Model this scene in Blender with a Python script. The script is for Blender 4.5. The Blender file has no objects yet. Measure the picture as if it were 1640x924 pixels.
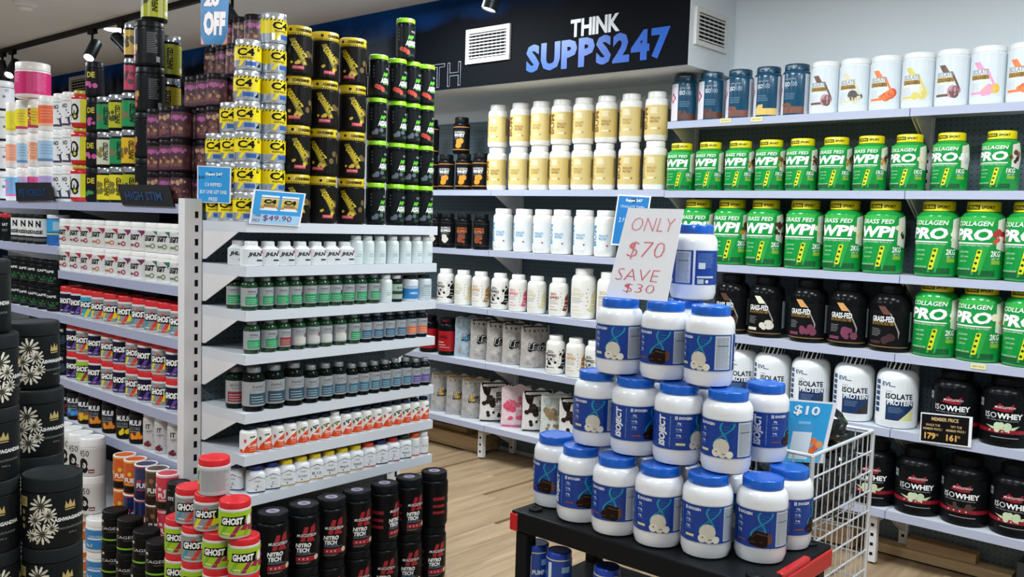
import bpy, bmesh, math, random
from mathutils import Vector, Matrix
random.seed(7)
scene = bpy.context.scene
COL = scene.collection

# ------------------------------------------------------------------ camera
W, Hh, F = 1640, 924, 1455.0
CAMZ = 1.50
YAW, PITCH, ROLL = math.radians(41.32), math.radians(4.16), math.radians(-1.79)
fwd = Vector((-math.sin(YAW)*math.cos(PITCH), math.cos(YAW)*math.cos(PITCH), -math.sin(PITCH)))
rt0 = Vector((math.cos(YAW), math.sin(YAW), 0)); dn0 = fwd.cross(rt0)
rt = rt0*math.cos(ROLL) + dn0*math.sin(ROLL)
dn = -rt0*math.sin(ROLL) + dn0*math.cos(ROLL)
cam_d = bpy.data.cameras.new('camera'); cam = bpy.data.objects.new('camera', cam_d); COL.objects.link(cam)
cam_d.sensor_fit = 'HORIZONTAL'; cam_d.sensor_width = 36.0; cam_d.lens = 36.0*F/W; cam_d.clip_start = 0.05
up = -dn; bk = -fwd
cam.matrix_world = Matrix(((rt.x, up.x, bk.x, 0), (rt.y, up.y, bk.y, 0), (rt.z, up.z, bk.z, CAMZ), (0, 0, 0, 1)))
scene.camera = cam
EYE = Vector((0, 0, CAMZ))
def ray(px, py): return rt*((px-W/2)/F) + dn*((py-Hh/2)/F) + fwd
def onz(px, py, z): d = ray(px, py); return EYE + d*((z-CAMZ)/d.z)
def onx(px, py, x): d = ray(px, py); return EYE + d*(x/d.x)
def ony(px, py, y): d = ray(px, py); return EYE + d*(y/d.y)

# ------------------------------------------------------------------ world, exposure, large lights
wd = bpy.data.worlds.new('world'); scene.world = wd; wd.use_nodes = True
wd.node_tree.nodes['Background'].inputs[0].default_value = (0.75, 0.85, 1.0, 1)
wd.node_tree.nodes['Background'].inputs[1].default_value = 0.03
scene.view_settings.view_transform = 'Standard'; scene.view_settings.look = 'None'
scene.view_settings.gamma = 1.0; scene.view_settings.exposure = -0.45
scene.view_settings.use_curve_mapping = False
CEIL = 2.86
PANELS = [(-0.6, 0.2), (-3.0, 0.2), (-5.6, 0.6), (0.7, 2.75), (-0.7, 2.75), (-2.15, 2.75), (-3.9, 3.2), (-7.2, 1.6)]   # ceiling LED panels
for i, (x, y) in enumerate(PANELS):
    l = bpy.data.lights.new('panel_light', 'AREA'); l.shape = 'SQUARE'; l.size = 0.56; l.energy = 44 if y > 2.5 and x > -3 else (50 if i < 2 else 62); l.color = (0.87, 0.95, 1.0)
    o = bpy.data.objects.new('panel_light', l); COL.objects.link(o); o.location = (x, y, CEIL-0.05)

# ------------------------------------------------------------------ materials
def s2l(c): return c/12.92 if c <= 0.04045 else ((c+0.055)/1.055)**2.4
def hexc(h): h = h.lstrip('#'); return tuple(s2l(int(h[i:i+2], 16)/255) for i in (0, 2, 4))
MATS = {}
def mat(key, col, rough=0.4, metal=0.0, var=0.06, scale=18.0, bump=0.0, spec=0.5, alpha=1.0, trans=0.0, emit=0.0, coat=0.0, bdist=0.002):
    if key in MATS: return MATS[key]
    m = bpy.data.materials.new(key); m.use_nodes = True; nt = m.node_tree
    b = nt.nodes['Principled BSDF']; c = hexc(col) if isinstance(col, str) else col
    n = nt.nodes.new('ShaderNodeTexNoise'); n.inputs['Scale'].default_value = scale; n.inputs['Detail'].default_value = 2
    t = nt.nodes.new('ShaderNodeTexCoord'); nt.links.new(t.outputs['Object'], n.inputs['Vector'])
    mx = nt.nodes.new('ShaderNodeMix'); mx.data_type = 'RGBA'
    mx.inputs[6].default_value = tuple(x*(1-var) for x in c)+(1,); mx.inputs[7].default_value = tuple(min(1, x*(1+var)) for x in c)+(1,)
    nt.links.new(n.outputs['Fac'], mx.inputs[0]); nt.links.new(mx.outputs[2], b.inputs['Base Color'])
    b.inputs['Roughness'].default_value = rough; b.inputs['Metallic'].default_value = metal
    lum = 0.3*c[0]+0.6*c[1]+0.1*c[2]
    if lum < 0.02 and metal < 0.3: spec = min(spec, 0.13); coat = 0.0
    b.inputs['Specular IOR Level'].default_value = spec
    if coat: b.inputs['Coat Weight'].default_value = coat
    if trans: b.inputs['Transmission Weight'].default_value = trans
    if emit: b.inputs['Emission Color'].default_value = c+(1,); b.inputs['Emission Strength'].default_value = emit
    if bump:
        bp = nt.nodes.new('ShaderNodeBump'); bp.inputs['Strength'].default_value = bump; bp.inputs['Distance'].default_value = bdist
        nt.links.new(n.outputs['Fac'], bp.inputs['Height']); nt.links.new(bp.outputs[0], b.inputs['Normal'])
    MATS[key] = m; return m
def ink(h):            # printed ink, keyed by its colour
    return mat('print_'+h.lstrip('#'), h, 0.35, 0, 0.04)
def plastic(h, rough=0.28): return mat('plastic_%s_%d' % (h.lstrip('#'), int(rough*100)), h, rough, 0, 0.03, coat=0.2)
def foil(h, rough=0.3): return mat('foil_'+h.lstrip('#')+'_%d' % int(rough*100), h, rough, 0.45 if rough > 0.33 else 0.75, 0.15, 40)
M_SHELF = mat('powder_coated_steel', '#d2d7de', 0.38, 0.0, 0.03, 6)
M_EDGE = mat('shelf_price_edge', '#b4bad0', 0.35, 0.0, 0.05, 5)
M_RAIL = mat('lavender_price_rail', '#a6abc6', 0.35, 0.0, 0.06, 5)
M_UPR = mat('upright_enamel', '#e2e0e2', 0.4, 0, 0.03, 5)
M_SLOT = mat('slot_dark', '#101214', 0.8)
M_BLACK = mat('black_metal', '#0c0d0f', 0.4)
M_WALL = mat('wall_paint', '#dde4e8', 0.7, 0, 0.02, 2)
M_CEIL = mat('ceiling_paint', '#e4e6ec', 0.8, 0, 0.02, 1.5)
M_CHROME = mat('chrome_wire', '#e6e9ee', 0.25, 0.35, 0.05)
M_PAPER = mat('paper_white', '#eeeef2', 0.6, 0, 0.01)
def pegboard(key, axis, base, hole):
    m = bpy.data.materials.new(key); m.use_nodes = True; nt = m.node_tree; N = nt.nodes; L = nt.links
    b = N['Principled BSDF']; b.inputs['Roughness'].default_value = 0.5
    t = N.new('ShaderNodeTexCoord'); s = N.new('ShaderNodeSeparateXYZ'); L.new(t.outputs['Object'], s.inputs[0])
    ds = []
    for ax in (axis, 2):
        a = N.new('ShaderNodeMath'); a.operation = 'PINGPONG'; a.inputs[1].default_value = 0.0125; L.new(s.outputs[ax], a.inputs[0])
        q = N.new('ShaderNodeMath'); q.operation = 'POWER'; q.inputs[1].default_value = 2; L.new(a.outputs[0], q.inputs[0]); ds.append(q)
    ad = N.new('ShaderNodeMath'); ad.operation = 'ADD'; L.new(ds[0].outputs[0], ad.inputs[0]); L.new(ds[1].outputs[0], ad.inputs[1])
    lt = N.new('ShaderNodeMath'); lt.operation = 'LESS_THAN'; lt.inputs[1].default_value = 0.0031**2; L.new(ad.outputs[0], lt.inputs[0])
    mx = N.new('ShaderNodeMix'); mx.data_type = 'RGBA'; mx.inputs[6].default_value = hexc(base)+(1,); mx.inputs[7].default_value = hexc(hole)+(1,)
    L.new(lt.outputs[0], mx.inputs[0]); L.new(mx.outputs[2], b.inputs['Base Color'])
    return m
M_PEGW = pegboard('pegboard_wall', 0, '#566871', '#0b1013')
M_PEGE = pegboard('pegboard_end', 1, '#5f7078', '#0b1013')
def woodmat(key, c1, c2, stretch=(9, 0.7, 9), rough=0.45):
    m = bpy.data.materials.new(key); m.use_nodes = True; nt = m.node_tree; N = nt.nodes; L = nt.links
    b = N['Principled BSDF']; b.inputs['Roughness'].default_value = rough
    t = N.new('ShaderNodeTexCoord'); oi = N.new('ShaderNodeObjectInfo'); mp = N.new('ShaderNodeMapping'); mp.inputs['Scale'].default_value = stretch
    ad = N.new('ShaderNodeVectorMath'); ad.operation = 'MULTIPLY_ADD'; ad.inputs[1].default_value = (1, 1, 1)
    sc = N.new('ShaderNodeVectorMath'); sc.operation = 'SCALE'; sc.inputs[0].default_value = (13, 7, 5); L.new(oi.outputs['Random'], sc.inputs['Scale'])
    L.new(t.outputs['Object'], ad.inputs[0]); L.new(sc.outputs[0], ad.inputs[2]); L.new(ad.outputs[0], mp.inputs[0])
    n = N.new('ShaderNodeTexNoise'); n.inputs['Scale'].default_value = 2.2; n.inputs['Detail'].default_value = 6; n.inputs['Roughness'].default_value = 0.62; n.inputs['Distortion'].default_value = 0.6
    L.new(mp.outputs[0], n.inputs['Vector'])
    r = N.new('ShaderNodeValToRGB'); r.color_ramp.elements[0].position = 0.32; r.color_ramp.elements[0].color = hexc(c1)+(1,)
    r.color_ramp.elements[1].position = 0.68; r.color_ramp.elements[1].color = hexc(c2)+(1,)
    L.new(n.outputs['Fac'], r.inputs[0]); L.new(r.outputs[0], b.inputs['Base Color'])
    return m
M_FLOOR = woodmat('oak_laminate', '#877055', '#b09878')
M_TIMBER = woodmat('pine_offcut', '#8f7350', '#c0a37a', (0.7, 9, 9), 0.6)

# ------------------------------------------------------------------ mesh helpers
class MB:
    """collects faces with material slots and turns them into one mesh"""
    def __init__(s): s.v = []; s.f = []; s.m = []; s.mats = []
    def mi(s, m):
        if m not in s.mats: s.mats.append(m)
        return s.mats.index(m)
    def add(s, vs, fs, m):
        o = len(s.v); k = s.mi(m); s.v += [tuple(v) for v in vs]
        for f in fs: s.f.append(tuple(i+o for i in f)); s.m.append(k)
    def box(s, a, b, m):
        (x0, y0, z0), (x1, y1, z1) = a, b
        x0, x1 = min(x0, x1), max(x0, x1); y0, y1 = min(y0, y1), max(y0, y1); z0, z1 = min(z0, z1), max(z0, z1)
        v = [(x0, y0, z0), (x1, y0, z0), (x1, y1, z0), (x0, y1, z0), (x0, y0, z1), (x1, y0, z1), (x1, y1, z1), (x0, y1, z1)]
        s.add(v, [(0, 3, 2, 1), (4, 5, 6, 7), (0, 1, 5, 4), (1, 2, 6, 5), (2, 3, 7, 6), (3, 0, 4, 7)], m)
    def prism(s, pts, d, m):
        """pts: planar loop of 3d points, extruded by vector d"""
        n = len(pts); d = Vector(d); v = [Vector(p) for p in pts]; v += [p+d for p in v]
        s.add(v, [tuple(reversed(range(n))), tuple(range(n, 2*n))]+[(i, (i+1) % n, n+(i+1) % n, n+i) for i in range(n)], m)
    def tube(s, pts, r, m, n=6):
        pts = [Vector(p) for p in pts]; vs = []; fs = []
        for i, p in enumerate(pts):
            t = (pts[min(i+1, len(pts)-1)]-pts[max(i-1, 0)]).normalized()
            a = t.cross(Vector((0, 0, 1))) if abs(t.z) < 0.95 else t.cross(Vector((1, 0, 0)))
            a.normalize(); b = t.cross(a)
            vs += [p+a*r*math.cos(2*math.pi*k/n)+b*r*math.sin(2*math.pi*k/n) for k in range(n)]
        for i in range(len(pts)-1):
            fs += [(i*n+k, i*n+(k+1) % n, (i+1)*n+(k+1) % n, (i+1)*n+k) for k in range(n)]
        fs += [tuple(range(n)), tuple(reversed(range((len(pts)-1)*n, len(pts)*n)))]
        s.add(vs, fs, m)
    def lathe(s, prof, m, seg=28, e=2.0, ctr=(0, 0)):
        vs = []; fs = []; n = len(prof)
        for k in range(seg):
            a = 2*math.pi*k/seg; q = sef(a, e)
            vs += [(ctr[0]+r*q*math.cos(a), ctr[1]+r*q*math.sin(a), z) for r, z in prof]
        for k in range(seg):
            k2 = (k+1) % seg
            for i in range(n-1):
                if prof[i][0] < 1e-6: fs.append((k*n+i, k2*n+i+1, k*n+i+1))
                elif prof[i+1][0] < 1e-6: fs.append((k*n+i, k2*n+i, k*n+i+1))
                else: fs.append((k*n+i, k2*n+i, k2*n+i+1, k*n+i+1))
        s.add(vs, fs, m)
    def mesh(s, name, smooth=True, ang=35):
        me = bpy.data.meshes.new(name); me.from_pydata(s.v, [], s.f)
        for m in s.mats: me.materials.append(m)
        me.polygons.foreach_set('material_index', s.m)
        bm = bmesh.new(); bm.from_mesh(me); bmesh.ops.remove_doubles(bm, verts=bm.verts, dist=1e-6) if len(s.v) < 6000 else None
        bmesh.ops.recalc_face_normals(bm, faces=bm.faces) if smooth else None
        bm.to_mesh(me); bm.free()
        if smooth:
            me.shade_smooth(); me.set_sharp_from_angle(angle=math.radians(ang))
        me.update(); return me
    def obj(s, name, parent=None, smooth=True, ang=35, loc=None):
        return link(name, s.mesh(name, smooth, ang), parent, loc)
def sef(a, e):
    if e == 2: return 1.0
    return 1.0/((abs(math.cos(a))**e+abs(math.sin(a))**e)**(1.0/e))
def link(name, me, parent=None, loc=None, rz=0.0):
    o = bpy.data.objects.new(name, me); COL.objects.link(o)
    if loc is not None: o.location = loc
    if rz: o.rotation_euler = (0, 0, rz)
    if parent is not None: o.parent = parent
    return o
def tag(o, label=None, cat=None, group=None, kind=None):
    if label: o['label'] = label
    if cat: o['category'] = cat
    if group: o['group'] = group
    if kind: o['kind'] = kind
    return o
def empty(name, loc=(0, 0, 0), rz=0.0):
    o = bpy.data.objects.new(name, None); COL.objects.link(o); o.location = loc; o.rotation_euler = (0, 0, rz); o.empty_display_size = 0.05
    return o
# text -> flat polygons (cached)
TXT = {}
def text_geo(s, bold=0.0):
    k = (s, bold)
    if k not in TXT:
        cu = bpy.data.curves.new('glyphs', 'FONT'); cu.body = s; cu.size = 1.0; cu.resolution_u = 2; cu.offset = bold; cu.fill_mode = 'FRONT'
        ob = bpy.data.objects.new('glyphs', cu)
        me = bpy.data.meshes.new_from_object(ob)
        vs = [tuple(v.co) for v in me.vertices]; fs = [tuple(p.vertices) for p in me.polygons]
        bpy.data.meshes.remove(me); bpy.data.objects.remove(ob); bpy.data.curves.remove(cu)
        xs = [v[0] for v in vs] or [0]; ys = [v[1] for v in vs] or [0]
        x0, x1, y0, y1 = min(xs), max(xs), min(ys), max(ys)
        vs = [((v[0]-(x0+x1)/2)/max(y1-y0, 1e-6), (v[1]-(y0+y1)/2)/max(y1-y0, 1e-6)) for v in vs]
        TXT[k] = (vs, fs, (x1-x0)/max(y1-y0, 1e-6))
    return TXT[k]

# ---- printed decoration: ops in (u, z); u = angle in radians for jars (metres/half width for flat things), z = fraction of height
def R(u0, u1, z0, z1, c): return ('r', u0, u1, z0, z1, c)
def P(pts, c): return ('p', pts, c)
def C(u, z, r, c, sq=1.0): return ('c', u, z, r, c, sq)
def T(s, u, z, h, c, w=None, bold=0.0, shear=0.0, vert=False, ang=0.0): return ('t', s, u, z, h, c, w, bold, shear, vert, ang)
def _clip(pts, ax, lo, hi):
    for s, lim in ((1, lo), (-1, -hi)):
        out = []
        for i in range(len(pts)):
            a, b = pts[i], pts[(i+1) % len(pts)]; da, db = s*a[ax]-lim, s*b[ax]-lim
            if da >= 0: out.append(a)
            if (da >= 0) != (db >= 0):
                t = da/(da-db); out.append((a[0]+(b[0]-a[0])*t, a[1]+(b[1]-a[1])*t))
        pts = out
        if len(pts) < 3: return []
    return pts
def cells(pts, su, sz=None):
    """cut a flat outline into narrow pieces so that it can follow a curved surface"""
    for ax, s in ((0, su), (1, sz)):
        if not s: continue
        if ax == 0: src = [pts]
        else: src = res
        res = []
        for q in src:
            lo, hi = min(v[ax] for v in q), max(v[ax] for v in q)
            k0, k1 = math.floor(lo/s), math.ceil(hi/s)
            if k1-k0 <= 1: res.append(q); continue
            for k in range(k0, k1):
                c = _clip(q, ax, k*s, (k+1)*s)
                if c: res.append(c)
    return res
def decorate(ops, fmap, us, zs, lab, let, su=None, sz=None, lay0=1):
    """us: metres per u unit, zs: metres per z unit; fmap(u_m, z_m, offset) -> 3d point; su, sz: cell size for curved surfaces"""
    for i, op in enumerate(ops):
        off = 0.0004+0.000014*i; k = op[0]
        c = op[5] if k in 'rt' else (op[2] if k == 'p' else op[4])
        m = c if not isinstance(c, str) else ink(c)
        polys = []; tgt = lab
        if k == 'r':
            _, u0, u1, z0, z1, _c = op; polys = [[(u0*us, z0*zs), (u1*us, z0*zs), (u1*us, z1*zs), (u0*us, z1*zs)]]
        elif k == 'p': polys = [[(u*us, z*zs) for u, z in op[1]]]
        elif k == 'c':
            _, u, z, r, _c, sq = op; n = 12
            polys = [[(u*us+r*zs*math.cos(2*math.pi*j/n), (z+r*sq*math.sin(2*math.pi*j/n))*zs) for j in range(n)]]
        else:
            tgt = let; off += 0.0003
            _, s, u, z, h, _c, w, bold, shear, vert, ang = op
            vs, fs, asp = text_geo(s, bold)
            hh = h*zs; ww = (w*us if not vert else w*zs) if w else asp*hh
            sx = ww/asp if asp else hh; out = []
            for x, y in vs:
                X = x*sx+shear*y*hh; Y = y*hh
                if vert: X, Y = -Y, X
                if ang: X, Y = X*math.cos(ang)-Y*math.sin(ang), X*math.sin(ang)+Y*math.cos(ang)
                out.append((u*us+X, z*zs+Y))
            polys = [[out[j] for j in f] for f in fs]
        for q in polys:
            for c_ in (cells(q, su, sz) if su else [q]):
                tgt.add([fmap(x, y, off) for x, y in c_], [tuple(range(len(c_)))], m)

# ---- jar / bottle kinds --------------------------------------------------
def shoulder(r0, z0, r1, z1, n=6, kind='round'):
    if kind == 'cone': return [(r0, z0), (r1, z1)]
    return [(r1+(r0-r1)*math.cos(math.pi/2*i/n), z0+(z1-z0)*math.sin(math.pi/2*i/n)) for i in range(n+1)]
class Kind: pass
def jar(name, r, h, body, lid, lid_h=0.13, lid_r=0.85, sh=0.14, neck=0.8, base=0.06, deco=(), lid_deco=(), e=2.0, seg=30, shk='round', lid_rough=0.35, body_rough=0.28, ring=None, dome=0.0):
    k = Kind(); k.name = name; k.r = r; k.h = h; k.parts = []; k.round = (e == 2.0)
    bm_ = body if not isinstance(body, str) else plastic(body, body_rough)
    lm = lid if not isinstance(lid, str) else plastic(lid, lid_rough)
    b = base*h; zl = h*(1-lid_h); zs = zl-sh*h
    prof = [(0, 0.0), (r-b*0.8, 0.0), (r-b*0.25, b*0.22), (r, b)]
    prof += shoulder(r, zs, r*neck, zl-0.002, 7, shk)+[(r*neck, zl+0.004), (0, zl+0.004)]
    mb = MB(); mb.lathe(prof, bm_, seg, e); k.parts.append(('body', mb.mesh(name+'_body', True, 40)))
    lr = r*lid_r; c = min(0.004, lid_h*h*0.2)
    ml = MB(); ml.lathe([(0, zl), (lr-0.001, zl), (lr, zl+0.001), (lr, h-c), (lr-c*0.4, h-c*0.3), (lr-c, h), (lr*0.86, h), (lr*0.84, h-0.0015), (0, h-0.0015+dome)], lm, seg, 2.0 if e == 2 else e*0.5+1)
    if ring: ml.lathe([(lr+0.0006, zl-0.004), (lr+0.0012, zl-0.003), (lr+0.0012, zl), (lr+0.0006, zl+0.0005), (r*neck, zl+0.0005)], plastic(ring), seg)
    k.parts.append(('lid', ml.mesh(name+'_lid', True, 40)))
    lab = MB(); let = MB()
    def fm(rr):
        def f(u, z, off):
            a = u/rr; q = sef(a-math.pi/2, e); return ((rr*q+off)*math.sin(a), -(rr*q+off)*math.cos(a), z)
        return f
    decorate(deco, fm(r), r, h, lab, let, r*0.2)
    decorate(lid_deco, fm(lr), lr, h, lab, let, lr*0.2)
    if lab.f: k.parts.append(('label', lab.mesh(name+'_label', False)))
    if let.f: k.parts.append(('lettering', let.mesh(name+'_lettering', False)))
    return k
def pouch(name, w, h, d, body, deco, top=None):
    k = Kind(); k.name = name; k.r = max(d*0.5, 0.03); k.h = h; k.w = w; k.parts = []; k.round = False
    def thick(x, z):
        t = z/h; base = d*0.5*(1-t)**0.55 if t < 0.93 else 0.0015
        base = max(0.0015, base if t < 0.93 else 0.0015)
        return base*max(0.0, 1-(abs(x)/(w/2))**2.6)*(0.55+0.45*min(1, t*6))+0.001
    def wr(x, z): return (0.006*math.sin(x*55+z*38)*math.sin(z*47+1.3)+0.003*math.sin(x*110-z*95+2))*(1 if z < h*0.92 else 0)
    def pinf(z): t = min(1, max(0, z/h)); return 1-0.05*math.sin(math.pi*t)-0.10*max(0, (t-0.75)/0.25)**2
    nx, nz = 18, 20; mb = MB()
    for sgn in (-1, 1):
        vs = []; fs = []
        for j in range(nz+1):
            for i in range(nx+1):
                x = -w/2+w*i/nx; z = h*j/nz; pin = pinf(z)
                vs.append((x*pin, sgn*(thick(x, z)+abs(wr(x, z))*0.6), z+(0.006*math.sin(x*70)+0.004*math.sin(x*31+1) if j == nz else 0)))
        for j in range(nz):
            for i in range(nx):
                q = (j*(nx+1)+i, j*(nx+1)+i+1, (j+1)*(nx+1)+i+1, (j+1)*(nx+1)+i); fs.append(q if sgn < 0 else tuple(reversed(q)))
        mb.add(vs, fs, body)
    # gusset floor
    vs = []; fs = []
    for i in range(nx+1):
        x = -w/2+w*i/nx; t = thick(x, 0)+abs(wr(x, 0))*0.6; vs += [(x, -t, 0), (x, t, 0)]
    mb.add(vs, [(2*i, 2*i+1, 2*i+3, 2*i+2) for i in range(nx)], body)
    k.parts.append(('bag', mb.mesh(name+'_bag', True, 60)))
    lab = MB(); let = MB()
    def f(u, z, off): return (u*pinf(z), -(thick(u, z)+abs(wr(u, z))*0.6+off+0.0012), z)
    decorate(deco, f, w/2, h, lab, let, w/14, h/16)
    if lab.f: k.parts.append(('label', lab.mesh(name+'_label', False)))
    if let.f: k.parts.append(('lettering', let.mesh(name+'_lettering', False)))
    return k
ORD = 'first second third fourth fifth sixth seventh eighth ninth tenth eleventh twelfth thirteenth fourteenth fifteenth sixteenth seventeenth eighteenth nineteenth twentieth'.split()
BAKE = {}
def put(k, loc, face, label, cat, group, tilt=None):
    """face = world angle (deg) that the label's centre looks towards"""
    o = empty(k.name, loc); tag(o, label, cat, group); a = int(round((face+90)/3.0))*3 % 360
    for n, me in k.parts:
        if not (k.round and n in ('body', 'lid', 'lid_emblem')):
            key = (me.name, a)
            if key not in BAKE:
                c = me.copy(); c.transform(Matrix.Rotation(math.radians(a), 4, 'Z')); BAKE[key] = c
            me = BAKE[key]
        c = link(n, me, o)
        if n == 'lettering' or (n == 'label' and hasattr(k, 'w')): c['kind'] = 'stuff'
    return o
def relax(c, r, gap=0.0015, it=200):
    c = list(c)
    for _ in range(it):
        mv = False
        for i in range(len(c)-1):
            need = r[i]+r[i+1]+gap; dlt = need-(c[i+1]-c[i])
            if dlt > 1e-6: c[i] -= dlt/2; c[i+1] += dlt/2; mv = True
        if not mv: break
    return c
def clamp(c, r, lo, hi, gap=0.0015):
    c = list(c); n = len(c); c[-1] = min(c[-1], hi-r[-1])
    for i in range(n-2, -1, -1): c[i] = min(c[i], c[i+1]-r[i]-r[i+1]-gap)
    c[0] = max(c[0], lo+r[0])
    for i in range(1, n): c[i] = max(c[i], c[i-1]+r[i]+r[i-1]+gap)
    return c
def row(items, pxs, py, axis, front, z, where, cat, group, face, jit=6, setback=0.015, lo=None, names=None):
    """items: Kind or [(Kind, desc)...]; pxs: picture x of each; axis 'y' wall rows run along X, 'x' end rows run along Y"""
    n = len(pxs); its = items if isinstance(items, list) else [items]*n
    cs = []
    for (k, d), px in zip(its, pxs):
        if axis == 'y': cs.append(ony(px, py, front+setback+k.r).x)
        else: cs.append(onx(px, py, front-setback-k.r).y)
    cs = relax(cs, [k.r for k, d in its]); out = []
    if axis == 'x': cs = clamp(cs, [k.r for k, d in its], EY0+0.003, EY1-0.003)
    for i, ((k, d), c) in enumerate(zip(its, cs)):
        loc = (c, front+setback+k.r, z) if axis == 'y' else (front-setback-k.r, c, z)
        lb = d if n == 1 else '%s, %s from left %s' % (d, ORD[i], where)
        fc = math.degrees(math.atan2(-loc[1], -loc[0])-(face[1][i] if isinstance(face[1], list) else face[1])) if isinstance(face, tuple) else face
        out.append(put(k, loc, fc+random.uniform(-jit, jit), lb, cat, group))
    return out, cs
# ================================================================== STRUCTURE
YF, YB = 4.13, 4.45          # wall shelf front line, wall face
def slab(name, a, b, m, kind='structure'):
    mb = MB(); mb.box(a, b, m); o = mb.obj(name, None, False); tag(o, kind=kind); return o
fl = slab('floor', (-12.5, -3.0, -0.12), (3.5, 4.45, -0.012), M_FLOOR)
pm = MB(); pm.box((0.0008, 0.0008, -0.0115), (0.1842, 1.2492, 0.0), M_FLOOR); plank = pm.mesh('plank', False)
for i in range(35):
    off = (i*0.47) % 1.25
    for j in range(-2, 4):
        y = j*1.25+off
        if y > 3.2 or y < -1.0: continue
        link('plank', plank, fl, (-5.75+i*0.185, y, 0))
slab('ceiling', (-12.5, -3.0, CEIL), (3.5, 4.57, CEIL+0.1), M_CEIL)
slab('wall_back', (-12.5, YB, -0.12), (3.5, YB+0.12, CEIL), M_WALL)
slab('wall_left', (-12.62, -3.0, -0.12), (-12.5, 4.57, CEIL), mat('navy_wall', '#10233f', 0.7))
slab('wall_right', (3.5, -3.0, -0.12), (3.62, 4.57, CEIL), M_WALL)
slab('wall_front', (-12.5, -3.12, -0.12), (3.5, -3.0, CEIL), M_WALL)
# soffit over the left part of the back wall
SOFF = ony(1173.8, 124.7, YB); SOX, SOZ = SOFF.x, SOFF.z
SOY = onz(1090.4, 105, SOZ).y
slab('trim_1', (-12.5, SOY, SOZ), (SOX, YB, CEIL), M_WALL)
def mural():
    m = bpy.data.materials.new('mural_print'); m.use_nodes = True; nt = m.node_tree; N = nt.nodes; L = nt.links
    b = N['Principled BSDF']; b.inputs['Roughness'].default_value = 0.7; b.inputs['Specular IOR Level'].default_value = 0.1
    t = N.new('ShaderNodeTexCoord'); s = N.new('ShaderNodeSeparateXYZ'); L.new(t.outputs['Object'], s.inputs[0])
    def mr(src, a, b_, c=0, d=1):
        q = N.new('ShaderNodeMapRange'); q.inputs[1].default_value = a; q.inputs[2].default_value = b_; q.inputs[3].default_value = c; q.inputs[4].default_value = d
        L.new(src, q.inputs[0]); return q.outputs[0]
    n = N.new('ShaderNodeTexNoise'); n.inputs['Scale'].default_value = 2.6; n.inputs['Detail'].default_value = 5; n.inputs['Distortion'].default_value = 0.8
    L.new(t.outputs['Object'], n.inputs['Vector'])
    g = mr(n.outputs['Fac'], 0.47, 0.72)
    # grey figure print only in the left half, blue sky band along the top edge
    lx = mr(s.outputs[0], SOX-2.1, SOX-2.6); m1 = N.new('ShaderNodeMath'); m1.operation = 'MULTIPLY'; L.new(g, m1.inputs[0]); L.new(lx, m1.inputs[1])
    c1 = N.new('ShaderNodeMix'); c1.data_type = 'RGBA'; c1.inputs[6].default_value = hexc('#05080f')+(1,); c1.inputs[7].default_value = hexc('#565d68')+(1,); L.new(m1.outputs[0], c1.inputs[0])
    wob = N.new('ShaderNodeMath'); wob.operation = 'MULTIPLY_ADD'; wob.inputs[1].default_value = 0.22; L.new(n.outputs['Fac'], wob.inputs[0]); L.new(s.outputs[2], wob.inputs[2])
    zt0 = mr(wob.outputs[0], CEIL-0.06, CEIL+0.10); fx = mr(s.outputs[0], SOX-0.7, SOX-2.2, 0, 1)
    mz = N.new('ShaderNodeMath'); mz.operation = 'MULTIPLY'; L.new(zt0, mz.inputs[0]); L.new(fx, mz.inputs[1]); zt = mz.outputs[0]
    c2 = N.new('ShaderNodeMix'); c2.data_type = 'RGBA'; c2.inputs[7].default_value = hexc('#0d4a94')+(1,); L.new(zt, c2.inputs[0]); L.new(c1.outputs[2], c2.inputs[6])
    L.new(c2.outputs[2], b.inputs['Base Color']); return m
M_MURAL = mural()
def flat_xz(y, sgn=-1):
    return lambda u, z, off: (u, y+sgn*off, z)
mb = MB(); mb.box((-12.4, SOY-0.006, SOZ+0.002), (SOX-0.002, SOY-0.0005, CEIL-0.002), M_MURAL)
mg = mb.obj('wall_graphic', None, False)
tag(mg, 'long dark navy printed banner with sign lettering above the back shelves', 'sign')
def px_text(s, c, p0, p1, h0px, y, bold=0.0, parent=None):
    """flat lettering on a plane Y=y, each letter its own part; p0/p1 picture points of the ends at mid-height"""
    a = ony(p0[0], p0[1], y); b_ = ony(p1[0], p1[1], y); z = (a.z+b_.z)/2
    hz = (ony(p0[0], p0[1]-h0px/2, y)-ony(p0[0], p0[1]+h0px/2, y)).length
    ws = [text_geo(ch, bold)[2] for ch in s]; gap = 0.06; tot = sum(ws)+gap*(len(s)-1); x = a.x; k = (b_.x-a.x)/tot
    for ch, w in zip(s, ws):
        let = MB(); lab = MB()
        decorate([T(ch, x+w*k/2, z, hz, c, w*k, bold)], flat_xz(y), 1, 1, lab, let); let.obj('letter', parent, False); x += (w+gap)*k
yy = SOY-0.007
px_text('THINK', '#d9dbe0', (914, 44), (993, 37), 28, yy, 0.035, mg)
px_text('SUPPS247', '#0f58bd', (843, 92), (1073, 70), 44, yy, 0.05, mg)
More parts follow.
